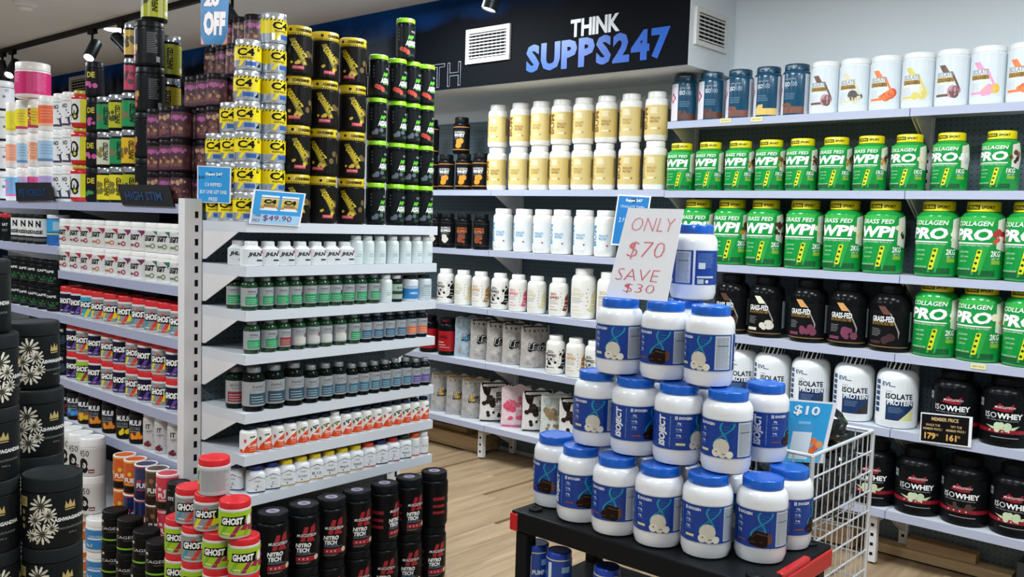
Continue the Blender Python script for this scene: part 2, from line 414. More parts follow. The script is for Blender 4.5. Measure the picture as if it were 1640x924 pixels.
# outlined STRENGTH
zt_, zb_ = ony(738, 98, yy).z, ony(738, 137, yy).z; gx = ony(738, 117, yy).x
for ch in reversed('STRENGTH'):
    cu = bpy.data.curves.new('outline', 'FONT'); cu.body = ch; cu.fill_mode = 'NONE'; cu.bevel_depth = 0.010; cu.bevel_resolution = 0; cu.resolution_u = 3
    ob = bpy.data.objects.new('outline', cu); me = bpy.data.meshes.new_from_object(ob); bpy.data.objects.remove(ob); bpy.data.curves.remove(cu)
    xs = [v.co.x for v in me.vertices]; ys = [v.co.y for v in me.vertices]; k_ = (zt_-zb_)/(max(ys)-min(ys)); x1 = max(xs); wd_ = (x1-min(xs))*k_*0.92; y0_ = min(ys)
    for v in me.vertices: v.co = Vector((gx+(v.co.x-x1)*k_*0.92, yy-0.001-v.co.z*0.2, zb_+(v.co.y-y0_)*k_))
    me.materials.clear(); me.materials.append(ink('#8d929b')); link('outlined_letter', me, mg); gx -= wd_+0.025
# tiny moon-like print mark beside the vent
# ------------------------------------------------------------------ vents
def vent(label, O, ux, uz, nrm, w, h, ns, nv, shades):
    root = empty('air_vent', O); tag(root, label, 'air vent')
    ux, uz, nrm = Vector(ux), Vector(uz), Vector(nrm)
    def pb(name, a0, a1, b0, b1, d0, d1, m):
        mb = MB(); mb.prism([ux*a0+uz*b0+nrm*d0, ux*a1+uz*b0+nrm*d0, ux*a1+uz*b1+nrm*d0, ux*a0+uz*b1+nrm*d0], nrm*(d1-d0), m); return mb.obj(name, root, False)
    fm_ = mat('vent_frame_enamel', '#d8d6d2', 0.5); f = 0.13*h
    mb = MB()
    for a0, a1, b0, b1 in ((-w/2, w/2, -h/2, -h/2+f), (-w/2, w/2, h/2-f, h/2), (-w/2, -w/2+f, -h/2+f, h/2-f), (w/2-f, w/2, -h/2+f, h/2-f)):
        mb.prism([ux*a0+uz*b0, ux*a1+uz*b0, ux*a1+uz*b1, ux*a0+uz*b1], nrm*0.014, fm_)
    mb.obj('frame', root, False)
    pb('duct', -w/2+f, w/2-f, -h/2+f, h/2-f, 0.001, 0.002, mat('duct_dark', '#16191b', 0.8))
    for i in range(nv):
        a = -w/2+f+(w-2*f)*(i+0.5)/nv; pb('vertical_slat', a-0.002, a+0.002, -h/2+f, h/2-f, 0.003, 0.007, mat('slat_grey', '#77797a', 0.5))
    for i in range(ns):
        b_ = -h/2+f+(h-2*f)*(i+0.5)/ns; pb('slat', -w/2+f, w/2-f, b_-0.0035, b_+0.0035, 0.008, 0.012, fm_)
    return root
c0 = (ony(748, 75, yy)+ony(818, 68, yy))/2
w0 = (ony(818, 68, yy)-ony(748, 75, yy)).x; h0 = ony(783, 44, yy).z-ony(783, 100, yy).z
vent('off-white square-grid air vent on the navy banner left of the lettering', (c0.x, SOY-0.006, c0.z), (1, 0, 0), (0, 0, 1), (0, -1, 0), w0, h0, 8, 9, 0)
c1 = ony(127, 143, yy); vent('small pale air vent far left on the navy banner', (c1.x, SOY-0.006, c1.z), (1, 0, 0), (0, 0, 1), (0, -1, 0), 0.42, 0.26, 7, 6, 0)
a_ = onx(1112, 38, SOX); b_ = onx(1162, 60, SOX); hz = onx(1112, 6, SOX).z-onx(1112, 68, SOX).z
vent('white louvred air vent on the white end of the bulkhead', (SOX, (a_.y+b_.y)/2, (a_.z+b_.z)/2), (0, 1, 0), (0, 0, 1), (1, 0, 0), (b_.y-a_.y), hz, 7, 6, 0)
# ------------------------------------------------------------------ ceiling fittings
PLAB = ['square white ceiling LED panel '+s for s in ('above the viewer', 'above the black daisy jars', 'above the far left aisle', 'at the far right near the wall', 'above the wire basket aisle', 'above the aisle behind the pyramid', 'in front of the printed banner', 'deep in the shop at left')]
for i, (x, y) in enumerate(PANELS):
    r0 = empty('ceiling_light', (x, y, CEIL)); tag(r0, PLAB[i], 'ceiling light', 'ceiling LED panels')
    mb = MB()
    for a, b in (((-0.31, -0.31), (0.31, -0.285)), ((-0.31, 0.285), (0.31, 0.31)), ((-0.31, -0.285), (-0.285, 0.285)), ((0.285, -0.285), (0.31, 0.285))):
        mb.box((a[0], a[1], -0.012), (b[0], b[1], -0.0005), M_PAPER)
    mb.obj('frame', r0, False)
    mb = MB(); mb.box((-0.285, -0.285, -0.009), (0.285, 0.285, -0.001), mat('led_diffuser', '#ffffff', 0.5, emit=6.0)); mb.obj('diffuser', r0, False)
TRY, TRZ = 3.05, CEIL-0.05
mb = MB(); mb.box((-12.3, TRY-0.018, CEIL-0.035), (-4.3, TRY+0.018, CEIL-0.0005), M_BLACK); o = mb.obj('track_rail', None, False)
tag(o, 'long straight black lighting track fixed to the ceiling at left', 'light track')
def spot(px, py, label, lit, aim, rail_y=TRY, x=None):
    X = ony(px, py, rail_y).x if x is None else x
    r0 = empty('track_spotlight', (X, rail_y, CEIL-0.036)); tag(r0, label, 'spotlight', 'black track spotlights')
    mb = MB(); mb.box((-0.05, -0.016, -0.03), (0.05, 0.016, 0), M_BLACK); mb.obj('adapter', r0, False)
    mb = MB(); mb.tube([(0, 0, -0.03), (0, 0, -0.085)], 0.009, M_BLACK, 10); mb.obj('stem', r0)
    d = Vector(aim).normalized(); c = Vector((0, 0, -0.15))
    q = d.to_track_quat('-Z', 'Y')
    mb = MB(); mb.lathe([(0, 0.09), (0.036, 0.09), (0.042, 0.084), (0.042, -0.085), (0.036, -0.085), (0.034, -0.075), (0, -0.075)], mat('spot_barrel', '#20262b', 0.3, 0.4), 24)
    h = mb.obj('barrel', r0, True); h.rotation_mode = 'QUATERNION'; h.rotation_quaternion = q; h.location = c
    mb = MB(); mb.lathe([(0, -0.079), (0.033, -0.079), (0.033, -0.0765), (0, -0.0765)], mat('spot_lens_lit', '#f4fbff', 0.4, emit=30.0) if lit else mat('spot_lens_off', '#8a9096', 0.2), 20)
    l_ = mb.obj('lens', r0, True); l_.rotation_mode = 'QUATERNION'; l_.rotation_quaternion = q; l_.location = c
    if lit:
        ld = bpy.data.lights.new('spot_beam', 'SPOT'); ld.energy = 90; ld.spot_size = math.radians(70); ld.spot_blend = 0.6; ld.shadow_soft_size = 0.03; ld.color = (0.95, 0.98, 1.0)
        lo = bpy.data.objects.new('spot_beam', ld); COL.objects.link(lo); lo.rotation_mode = 'QUATERNION'; lo.rotation_quaternion = q
        lo.location = Vector((X, rail_y, CEIL-0.036))+c+d*0.09
spot(148, 70, 'lit black track spotlight hanging in the clear above the pale jars', True, (0.38, -0.48, -0.72))
spot(20, 90, 'lit black track spotlight just above the pink jar', True, (0.38, -0.48, -0.72))
spot(4, 95, 'dark track spotlight at the left edge of the picture', False, (-0.2, 0.3, -0.9))
spot(196, 60, 'angular black track spotlight half hidden behind tall yellow jars', False, (0.7, 0.2, -0.6))
spot(372, 10, 'black track spotlight behind the dark jars beside the hanging sale card', False, (0.3, 0.5, -0.8))
sx = onz(792, -52, CEIL-0.05)
mb = MB(); mb.box((-4.25, sx.y-0.018, CEIL-0.035), (-1.5, sx.y+0.018, CEIL-0.0005), M_BLACK); o = mb.obj('track_rail', None, False)
tag(o, 'short black lighting track in front of the banner, above the frame', 'light track')
spot(0, 0, 'black spotlight at the top of the picture in front of the banner', True, (-0.15, -0.2, -0.85), sx.y, sx.x)
dl = onz(187, 47, CEIL)
r0 = empty('downlight', (dl.x, dl.y, CEIL)); tag(r0, 'glowing round recessed downlight in the ceiling behind the track', 'ceiling light')
mb = MB(); mb.lathe([(0.09, -0.0005), (0.12, -0.0005), (0.12, -0.006), (0.09, -0.008)], M_PAPER, 28); mb.obj('trim_ring', r0)
mb = MB(); mb.lathe([(0, -0.005), (0.089, -0.005), (0.089, -0.002), (0, -0.002)], mat('downlight_glow', '#eafcff', 0.5, emit=25.0), 28); mb.obj('diffuser', r0)
sd = onz(40, 4, CEIL)
r0 = empty('smoke_detector', (sd.x, sd.y, CEIL)); tag(r0, 'round white smoke detector on the ceiling at top left', 'smoke detector')
mb = MB(); mb.lathe([(0, -0.0005), (0.075, -0.0005), (0.075, -0.018), (0.06, -0.026), (0, -0.026)], M_PAPER, 24); mb.obj('base_plate', r0)
mb = MB(); mb.lathe([(0, -0.026), (0.045, -0.026), (0.05, -0.04), (0.03, -0.055), (0, -0.055)], M_PAPER, 24); mb.obj('sensor_cap', r0)

# ================================================================== SHELVING
def shelf_mesh(w, d, along, lip=0.036, m=M_SHELF, rail=None):
    """tray shelf: local origin at front-left top corner; runs along +X (along='x') with depth +Y, or along +Y with depth -X"""
    mb = MB()
    def bx(a, b, mm):
        if along == 'x': mb.box(a, b, mm)
        else: mb.box((-a[1], a[0], a[2]), (-b[1], b[0], b[2]), mm)
    bx((0, 0.001, -0.014), (w, d, 0), m); bx((0, 0, -lip), (w, 0.006, 0.0), rail or m)
    bx((0, 0.006, -lip), (0.003, d, -0.014), m); bx((w-0.003, 0.006, -lip), (w, d, -0.014), m)
    return mb.mesh('shelf', False)
def bracket_mesh(d, along, hgt, frac=0.82):
    mb = MB()
    if along == 'x': mb.prism([(0, d, -0.036), (0, d, -0.036-hgt), (0, d-0.02, -0.036-hgt), (0, d*(1-frac), -0.036)], (0.003, 0, 0), M_UPR)
    else: mb.prism([(-d, 0, -0.036), (-d, 0, -0.036-hgt), (-d+0.02, 0, -0.036-hgt), (-d*(1-frac), 0, -0.036)], (0, 0.003, 0), M_UPR)
    return mb.mesh('bracket', False)
def upright(parent, x0, x1, y0, y1, z1, face, z0=0.0):
    mb = MB(); mb.box((x0, y0, z0), (x1, y1, z1), M_UPR); u = mb.obj('upright', parent, False)
    s = MB(); z = z0+0.03
    while z < z1-0.03:
        if face == 'x': c = (y0+y1)/2; s.box((x1, c+0.006, z), (x1+0.0008, c+0.019, z+0.024), M_SLOT)
        else: c = (x0+x1)/2; s.box((c-0.007, y0-0.0008, z), (c+0.007, y0, z+0.014), M_SLOT)
        z += 0.05 if face == 'x' else 0.045
    so = s.obj('slots', u, False); so['kind'] = 'stuff'; return u
DW = YB-0.025-YF
SEAM = [-0.125, -1.36, -2.585, -3.83, -5.07]
WZ = {1: 2.05, 2: 1.692, 3: 1.321, 4: 0.972, 5: 0.632, 6: 0.262}
WZL = {2: 1.696, 3: 1.321, 4: 0.957, 5: 0.615, 6: 0.220}
def wall_bay(x0, x1, zs, top, label):
    root = empty('wall_shelving', (0, 0, 0)); tag(root, label, 'shelving', 'wall shelving bays')
    mb = MB(); mb.box((x0+0.002, YB-0.022, 0.02), (x1-0.002, YB-0.003, top), M_PEGW); mb.obj('back_panel', root, False)
    sm = shelf_mesh(x1-x0-0.004, DW, 'x', rail=M_EDGE); bm_ = bracket_mesh(DW, 'x', 0.13)
    for z in zs:
        s = link('shelf', sm, root, (x0+0.002, YF, z))
        link('bracket', bm_, s, (0.004, 0, 0)); link('bracket', bm_, s, (x1-x0-0.012, 0, 0))
    upright(root, x0-0.02, x0+0.018, YB-0.05, YB-0.0225, top, 'y')
    upright(root, x0-0.085, x0-0.045, 4.17, 4.20, zs[-1]-0.037, 'y')
    mb = MB(); mb.box((x0-0.08, 4.2, zs[-1]-0.08), (x0-0.05, YB-0.023, zs[-1]-0.04), M_UPR); mb.obj('base_leg', root, False)
    return root
rz_ = [WZ[i] for i in (1, 2, 3, 4, 5, 6)]; lz_ = [WZL[i] for i in (2, 3, 4, 5, 6)]
wall_bay(SEAM[1], SEAM[0], rz_, 2.04, 'white steel wall bay at right holding the last green tubs and black tubs')
wall_bay(SEAM[2], SEAM[1], rz_, 2.04, 'white steel wall bay behind the blue-lidded tub pyramid')
wall_bay(SEAM[3], SEAM[2], lz_, 2.16, 'white steel wall bay holding the cream tubs under the banner')
wall_bay(SEAM[4], SEAM[3], lz_, 2.16, 'white steel wall bay partly hidden behind the end of the island shelving')
# yellow price tickets on shelf fronts
for px, py, lb in ((1162, 193, 'pale yellow price ticket under the second teal jar'), (1212, 191, 'pale yellow price ticket under the yellow-based teal jar'), (1567, 587, 'pale yellow price ticket under the right green tubs')):
    p = ony(px, py, YF-0.0015); mb = MB(); mb.box((p.x-0.03, YF-0.0025, p.z-0.011), (p.x+0.03, YF-0.0005, p.z+0.011), ink('#e6dfa4')); t_ = mb.obj('price_ticket', None, False)
    tag(t_, lb, 'price ticket', 'yellow shelf tickets')
    l2 = MB(); l1 = MB(); decorate([T('BEST PRICE', p.x, p.z, 0.007, '#8a8150', 0.045)], flat_xz(YF-0.0025), 1, 1, l1, l2); l2.obj('lettering', t_, False)

# island shelving -- end unit facing +X
XE, XU = -2.77, -3.06
EY0, EY1 = 1.752, 2.665
EZ = [1.473, 1.318, 1.162, 1.008, 0.799, 0.648, 0.499]
eu = empty('end_shelving', (0, 0, 0)); tag(eu, 'white end shelving of the island with seven stepped shelves of small bottles', 'shelving')
upright(eu, XU-0.045, XU, 1.682, 1.750, 1.55, 'x'); upright(eu, XU-0.045, XU, 2.668, 2.745, 1.55, 'x')
mb = MB(); mb.box((XU-0.04, 1.751, 0.02), (XU-0.022, 2.667, 1.54), M_PEGE); mb.obj('back_panel', eu, False)
sm = shelf_mesh(EY1-EY0, XE-XU, 'y'); bm_ = bracket_mesh(XE-XU, 'y', 0.105)
for z in EZ:
    s = link('shelf', sm, eu, (XE, EY0, z)); link('bracket', bm_, s, (0, 0.0005, 0)); link('bracket', bm_, s, (0, EY1-EY0-0.004, 0))
mb = MB(); mb.box((XU-0.02, 1.75, 0.0), (XU+0.2, 2.68, 0.09), M_BLACK); mb.obj('plinth', eu, False)
# island run facing -Y
YR = 1.715; YRB = 2.19
b2z = ony(60, 392, YR).z
RUN1 = [1.53, 1.222, 1.022, 0.733, 0.550]; RUN2 = [1.53, b2z, 1.022, 0.733, 0.550]
RX0, RX1, RX2 = -3.108, -4.235, -5.40
def run_bay(x0, x1, zs, label):
    root = empty('island_shelving', (0, 0, 0)); tag(root, label, 'shelving', 'island shelving bays')
    mb = MB(); mb.box((x0+0.002, YRB, 0.02), (x1-0.002, YRB+0.018, 1.54), mat('black_back_panel', '#101316', 0.6)); mb.obj('back_panel', root, False)
    sm_ = shelf_mesh(x1-x0-0.004, YRB-YR, 'x', rail=M_RAIL); br = bracket_mesh(YRB-YR, 'x', 0.1)
    for z in zs:
        s = link('shelf', sm_, root, (x0+0.002, YR, z)); link('bracket', br, s, (0.004, 0, 0)); link('bracket', br, s, (x1-x0-0.012, 0, 0))
    mb = MB(); mb.box((x0+0.002, 1.735, 0.0), (x1-0.002, YRB, 0.16), M_SHELF); mb.obj('base_deck', root, False)
    return root
run_bay(RX1, RX0, RUN1, 'island shelving bay beside the white corner upright, with red-lidded tubs')
run_bay(RX2, RX1, RUN2, 'island shelving bay behind the black jar stack at far left')
# timber under the wall shelves
def timber(p, w, d, h, z, label, rz=0.0):
    mb = MB(); mb.box((-w/2, -d/2, 0), (w/2, d/2, h), M_TIMBER); o = mb.obj('timber_plank', None, False, loc=(p[0], p[1], z)); o.rotation_euler = (0, 0, rz)
    tag(o, label, 'timber', 'timber stored under shelving')
timber((-1.18, 4.40), 0.30, 0.09, 0.045, 0.045, 'pale pine block under the bottom shelf near the wire basket')
timber((-1.19, 4.39), 0.62, 0.11, 0.043, 0.0, 'longer pine plank on the floor beneath the pale pine block')
timber((-4.35, 4.34), 0.75, 0.20, 0.09, 0.0, 'thick brown board lying under the pouch shelf', 0.0)
timber((-4.42, 4.36), 0.60, 0.16, 0.035, 0.091, 'thin board on top of the thick brown board under the pouch shelf', 0.0)
timber((-3.05, 4.34), 0.80, 0.18, 0.03, 0.0, 'flat board under the middle bay beside the aisle', 0.0)
timber((-2.98, 4.36), 0.66, 0.14, 0.03, 0.0305, 'smaller board on the flat board under the middle bay', 0.0)
timber((-1.95, 4.36), 0.80, 0.14, 0.09, 0.0, 'brown board under the bay behind the wire basket', 0.0)
mb = MB(); mb.box((-0.85, 4.27, 0), (-0.14, 4.42, 0.13), mat('grey_box', '#3b4347', 0.5)); mb.box((-0.72, 4.262, 0.03), (-0.45, 4.27, 0.1), M_BLACK); o = mb.obj('storage_box', None, False)
tag(o, 'dark grey low box stored under the right-hand wall bay', 'box')
# ================================================================== PRODUCT KINDS
WHT, BLK, DK = '#f1f1f0', '#0d0e10', '#1b1c1f'
def lines(u0, u1, z0, z1, n, c, t=0.006, rag=0.25):
    out = []
    for i in range(n):
        z = z0+(z1-z0)*i/max(1, n-1); out.append(R(u0, u1-(u1-u0)*rag*random.random(), z-t/2, z+t/2, c))
    return out
def blob(u, z, r, c, n=5, sp=0.5, us=0.5):
    return [C(u+random.uniform(-sp, sp)*us, z+random.uniform(-sp, sp)*r, r*random.uniform(0.5, 0.9), c) for _ in range(n)]
def k_iso100(flav, nm='protein_jar'):
    d = [R(-2.4, -0.62, 0.02, 0.8, '#dcd9e4'), P([(-1.5, 0.5), (-1.15, 0.62), (-0.8, 0.5), (-0.95, 0.5), (-1.15, 0.57), (-1.35, 0.5)], '#b01030'), P([(-1.5, 0.5), (-1.35, 0.5), (-1.15, 0.43), (-0.95, 0.5), (-0.8, 0.5), (-1.15, 0.38)], '#b01030'),
         R(1.0, 2.3, 0.02, 0.8, '#cfd6dc'), R(-0.6, 1.0, 0.04, 0.17, flav)] + lines(1.1, 2.0, 0.12, 0.72, 14, '#7b858c', 0.008) + blob(-0.3, 0.2, 0.05, flav, 5) + \
        [T('ISO', -0.3, 0.6, 0.085, '#e8eef2', 0.42, 0.02), T('100', 0.2, 0.6, 0.085, '#a9c3d2', 0.42), T('HYDROLYZED', -0.1, 0.7, 0.025, '#c9d8e2', 0.8)] + lines(-0.5, 0.4, 0.32, 0.42, 4, '#8fb0c4')
    return jar(nm, 0.067, 0.245, '#0f4a68', '#0e3f5a', 0.12, 0.86, 0.1, 0.82, 0.03, d, [T('DYMATIZE', -0.1, 0.945, 0.03, '#c9dbe6', 0.9)], body_rough=0.22)
I1, I2, I3 = k_iso100('#5d3526'), k_iso100('#7c4a3a'), k_iso100('#e2c067')
def k_collagen(fl, acc, nm='collagen_tub'):
    d = [R(-3.1, 3.1, 0.14, 0.86, '#dde5ea'), P([(-0.75, 0.72), (-0.35, 0.72), (-0.05, 0.58), (-0.45, 0.58)], fl), T('ISOLATE', -0.35, 0.55, 0.085, '#8f9599', 1.0, 0.02), R(-0.9, 0.2, 0.42, 0.5, '#b98e2e'), T('COLLAGEN', -0.35, 0.46, 0.06, '#5d4310', 1.0, 0.03), R(-0.9, -0.1, 0.17, 0.215, fl)]
    d += blob(0.25, 0.27, 0.1, acc, 5, 0.6) + blob(0.15, 0.25, 0.08, fl, 4, 0.6) + lines(-0.85, -0.3, 0.24, 0.36, 6, '#b8c2c8') + [P([(-0.05, 0.6), (0.1, 0.6), (0.55, 0.32), (0.45, 0.3)], fl)]
    return jar(nm, 0.0695, 0.243, '#e9eef0', '#f2f5f5', 0.1, 0.93, 0.07, 0.9, 0.06, d)
CB = {n: k_collagen(a, b) for n, a, b in (('choc', '#6a4a3c', '#c58fa0'), ('van', '#dfd8b8', '#55504a'), ('orange', '#f08040', '#e0582a'), ('pale', '#dccf6a', '#e6dfae'), ('pink', '#ee9fc4', '#f0c81c'))}
def k_green(big, coll, fl, fl2, nm='green_protein_tub'):
    tx = 'PRO' if coll else 'WPI'; t1 = 'COLLAGEN' if coll else 'GRASS FED'
    d = [P([(-1.2, 0.80), (0.9, 0.80), (0.7, 0.70), (0.0, 0.74), (-0.7, 0.69)], '#39b54a'), P([(0.2, 0.42), (0.62, 0.42), (0.28, 0.06), (-0.12, 0.06)], '#23a344'), R(-1.3, 0.95, 0.045, 0.12, '#0c5a2a'),
         P([(0.98, 0.76), (1.45, 0.8), (1.75, 0.55), (1.5, 0.36), (0.95, 0.4)], '#e8e2d6')] + blob(1.2, 0.6, 0.055, fl, 5, 0.9, 0.35) + blob(1.2, 0.52, 0.04, fl2, 4, 0.9, 0.35) + \
        [T(t1, -0.15, 0.715, 0.06, '#f2f6f2', 1.75, 0.02, 0.25), T(tx, -0.2, 0.575, 0.155, '#fbfdfb', 1.9, 0.045, 0.22), R(-1.15, 0.75, 0.455, 0.472, '#eef5ee'), T('WHEY PROTEIN ISOLATE' if not coll else 'PREMIUM PEPTIDE PROTEIN', -0.2, 0.435, 0.02, '#dff0e0', 1.7),
         P([(0.12, 0.38), (0.34, 0.38), (0.14, 0.1), (-0.08, 0.1)], '#d9dc1e')] + [C(0.2-0.055*i, 0.35-0.07*i, 0.018, '#1c3a12') for i in range(4)] + \
        [T('2KG' if big else '1KG', 0.95, 0.335, 0.075, '#f2f8f0', 0.5, 0.03, 0.1), T('NET WT', 0.97, 0.27, 0.03, '#e8f2e8', 0.42)] + [R(0.75, 1.2, 0.2, 0.25, '#8db83a'), T('GLUTEN FREE', -0.55, 0.35, 0.02, '#d6ecd8', 0.55), T('LOW CARB', -0.5, 0.29, 0.02, '#d6ecd8', 0.45), T('LOW FAT', -0.55, 0.23, 0.02, '#d6ecd8', 0.42), T('ALL NATURAL FLAVOURS', -0.6, 0.13, 0.022, '#d6ecd8', 0.9)]
    r, h = (0.089, 0.328) if big else (0.074, 0.25)
    ld = [R(-0.95, 0.05, 0.895, 0.955, '#20230c'), T('CYBORG', -0.45, 0.925, 0.038, '#e6d51c', 0.85, 0.03), T('SPORT', 0.55, 0.925, 0.04, '#20230c', 0.8, 0.03, 0.2)]
    return jar(nm, r, h, '#10963f', '#ecdc12', 0.14 if not big else 0.13, 0.74, 0.13, 0.7, 0.06, d, ld, body_rough=0.2)
G1 = [k_green(0, 0, a, b) for a, b in (('#efe6c8', '#e8d9a0'), ('#efe6c8', '#2a2a26'), ('#5a3a22', '#c98b2e'), ('#7a5022', '#d69a34'), ('#7c4038', '#4a2420'))]
GC1 = [k_green(0, 1, a, b) for a, b in (('#efe6c8', '#e8d9a0'), ('#f4f6f2', '#c8d2cc'), ('#6a4a2a', '#3e2a1a'))]
G2 = [k_green(1, 0, a, b) for a, b in (('#6a4a22', '#c98b2e'), ('#5e3430', '#3a201e'), ('#efe6c8', '#e4cf7e'), ('#efe6c8', '#2a2a26'))]
GC2 = [k_green(1, 1, a, b) for a, b in (('#e8ecd8', '#cfdcc0'), ('#b02a2a', '#d85040'), ('#efe6c8', '#d8c478'))]
def k_bum(lab, tx, tx2, nm='isolate_tub', seam='#7a6436'):
    d = [R(-3.1, 3.1, 0.12, 0.72, lab), R(1.35, 1.75, 0.28, 0.68, seam)] + lines(1.4, 1.7, 0.3, 0.66, 12, lab, 0.01) + \
        [T('BUM', -0.95, 0.45, 0.36*0.4, tx, 0.44, 0.03, 0, True)] + lines(-0.35, 0.35, 0.56, 0.66, 5, '#f3eedb', 0.012) + [T('ITHOLATE', 0.05, 0.45, 0.055, tx, 0.85, 0.02), T('PROTEIN', 0.0, 0.385, 0.05, tx, 0.72, 0.02), R(-0.3, 0.25, 0.235, 0.265, '#f0e9d2'), C(0.42, 0.245, 0.022, tx2)]
    return jar(nm, 0.063, 0.262, '#efece6', '#f2f0ec', 0.12, 0.82, 0.1, 0.78, 0.07, d)
BUMA, BUMB = k_bum('#d8c07a', '#8a5a22', '#a5813a'), k_bum('#d9c483', '#b08c3e', '#b99a55')
BUMC = k_bum('#e6e9e9', '#3a93c4', '#c0406a', seam='#d6dbdd')
def k_black(t1, t2, r, h, ct, acc, nm, art, lid='#141517', c1='#e8e6e2'):
    d = [R(-1.5, 1.5, 0.1, 0.74, '#141517'), R(-1.5, 1.5, 0.715, 0.735, acc), R(-1.5, 1.5, 0.1, 0.12, acc)] + blob(0.05, 0.27, 0.09, art, 6, 0.8, 0.5) + \
        [T(t1, 0, 0.58, 0.06, c1, 1.3, 0.01), T(t2, 0, 0.5, 0.085, ct, 1.35, 0.04)] + lines(-0.6, 0.6, 0.4, 0.44, 2, '#b9b9b9')
    return jar(nm, r, h, '#0e0f11', lid, 0.14, 0.82, 0.1, 0.78, 0.04, d, body_rough=0.3)
FW = k_black('ISO-FUSION', 'WHEY', 0.054, 0.232, '#f0f0f0', '#d58a3a', 'black_whey_tub', '#e2932c')
IPW, IPC = k_black('ISOPRO', 'ISOPRO', 0.052, 0.225, '#f0f0f0', '#2a2a2a', 'black_isolate_tub', '#d8d2c4'), k_black('ISOPRO', 'ISOPRO', 0.052, 0.225, '#d07038', '#2a2a2a', 'black_isolate_tub', '#8a4428', c1='#d07038')
def k_ripped(c, acc, r=0.057, h=0.226, nm='cookie_print_tub', dense=False):
    d = [R(-2.9, 2.9, 0.12, 0.68, '#ece9e2')] + ([C(random.uniform(-1.3, 1.3), random.uniform(0.15, 0.65), 0.035, '#17181a' if dense else '#d8d3c8') for _ in range(16)] if dense else []) + \
        [C(0.6+random.uniform(-0.1, 0.1), 0.2+0.08*i, 0.016, '#a9a59c') for i in range(6)] + [P([(1.0, 0.5), (1.5, 0.62), (1.7, 0.3), (1.2, 0.14), (0.7, 0.16), (0.95, 0.3)], acc), R(0.8, 1.4, 0.22, 0.24, '#ece9e2'), R(0.85, 1.45, 0.29, 0.31, '#ece9e2'), R(1.0, 1.5, 0.4, 0.415, '#ece9e2')] + \
        [T('ISO-', -0.25, 0.585, 0.075, c, 0.75, 0.03), T('RIPPED', -0.2, 0.49, 0.075, c, 1.1, 0.035)] + lines(-0.75, 0.3, 0.33, 0.42, 4, '#6d6a64', 0.008) + [T('MINIMAL', -0.35, 0.25, 0.03, c, 0.6), R(-0.7, 0.2, 0.17, 0.185, c)]
    return jar(nm, r, h, '#efede6', '#f1efe9', 0.12, 0.72, 0.13, 0.68, 0.07, d)
RP = {'black': k_ripped('#1a1a1c', '#26221f', dense=True), 'pale': k_ripped('#d6cba0', '#e3d69c'), 'tan': k_ripped('#c49556', '#b98038'), 'pink': k_ripped('#e0567a', '#e2607c'), 'rust': k_ripped('#9a4630', '#8a3a26'), 'big': k_ripped('#d6d2b0', '#dad39a', 0.072, 0.29), 'bigtan': k_ripped('#bdb487', '#dad39a', 0.066, 0.28)}
def k_grass(fl, fl2, nm='dessert_print_tub'):
    d = [R(-1.4, 1.8, 0.06, 0.62, '#121315'), R(1.25, 1.75, 0.16, 0.6, '#aebcc2')] + lines(1.28, 1.7, 0.19, 0.57, 16, '#5c6a70', 0.008) + [P([(-0.5, 0.68), (-0.15, 0.68), (0.2, 0.56), (-0.2, 0.56)], fl), P([(0.1, 0.58), (0.16, 0.58), (0.62, 0.3), (0.56, 0.2), (0.54, 0.3)], '#a09a90')] + blob(0.2, 0.22, 0.07, fl2, 7, 0.8, 0.4) + \
        [R(-0.95, -0.3, 0.12, 0.165, fl2), R(-1.2, 1.2, 0.07, 0.085, '#8a6a34'), T('GRASS-FED', -0.25, 0.49, 0.085, '#f0f0f0', 1.15, 0.03), R(-0.85, 0.3, 0.4, 0.445, '#8a6a2a'), T('ISOLATE', -0.28, 0.422, 0.04, '#151515', 0.9, 0.02)] + lines(-0.85, -0.3, 0.24, 0.34, 5, '#9a9a9a')
    return jar(nm, 0.088, 0.302, '#101113', '#141517', 0.13, 0.66, 0.2, 0.62, 0.05, d, body_rough=0.18)
GF = [k_grass('#5a3a2c', '#4a2a26'), k_grass('#e8e2cc', '#dcd6c6'), k_grass('#d8a060', '#7c3a52'), k_grass('#d8a060', '#7a3c54'), k_grass('#6a4438', '#40282a')]
def k_evl(fl, nm='white_isolate_tub'):
    d = [R(-1.6, 2.1, 0.11, 0.7, '#e6eaed')] + [R(-1.45, -1.12, 0.22+0.085*i, 0.285+0.085*i, '#26406e') for i in range(6)] + [R(-0.72, 0.62, 0.13, 0.425, '#14335f'), P([(0.62, 0.33), (0.62, 0.13), (-0.1, 0.13)], fl)] + \
        [T('EVL', -0.72, 0.665, 0.062, '#1b3a68', 0.5, 0.02), R(-0.5, -0.3, 0.63, 0.642, '#1b3a68'), T('100%', -0.6, 0.56, 0.03, '#a8b0ba', 0.3), T('ISOLATE', -0.1, 0.49, 0.085, '#1a2536', 1.3, 0.03), T('PROTEIN', -0.05, 0.395, 0.075, '#f2f4f6', 1.22, 0.03)] + lines(-0.6, 0.1, 0.25, 0.32, 4, '#7f93b4') + lines(1.3, 2.0, 0.2, 0.62, 18, '#9aa2aa', 0.008)
    ld = [P([(a, 0.87), (a+0.12, 0.87), (a+0.34, 0.985), (a+0.22, 0.985)], '#e8ebee') for a in (-1.5, -1.1, -0.7, -0.3, 0.1, 0.5, 0.9)]
    return jar(nm, 0.09, 0.30, '#e8ecee', '#12151b', 0.12, 0.6, 0.16, 0.56, 0.07, d, ld)
EV = [k_evl('#2a2624'), k_evl('#d8dc9a')]
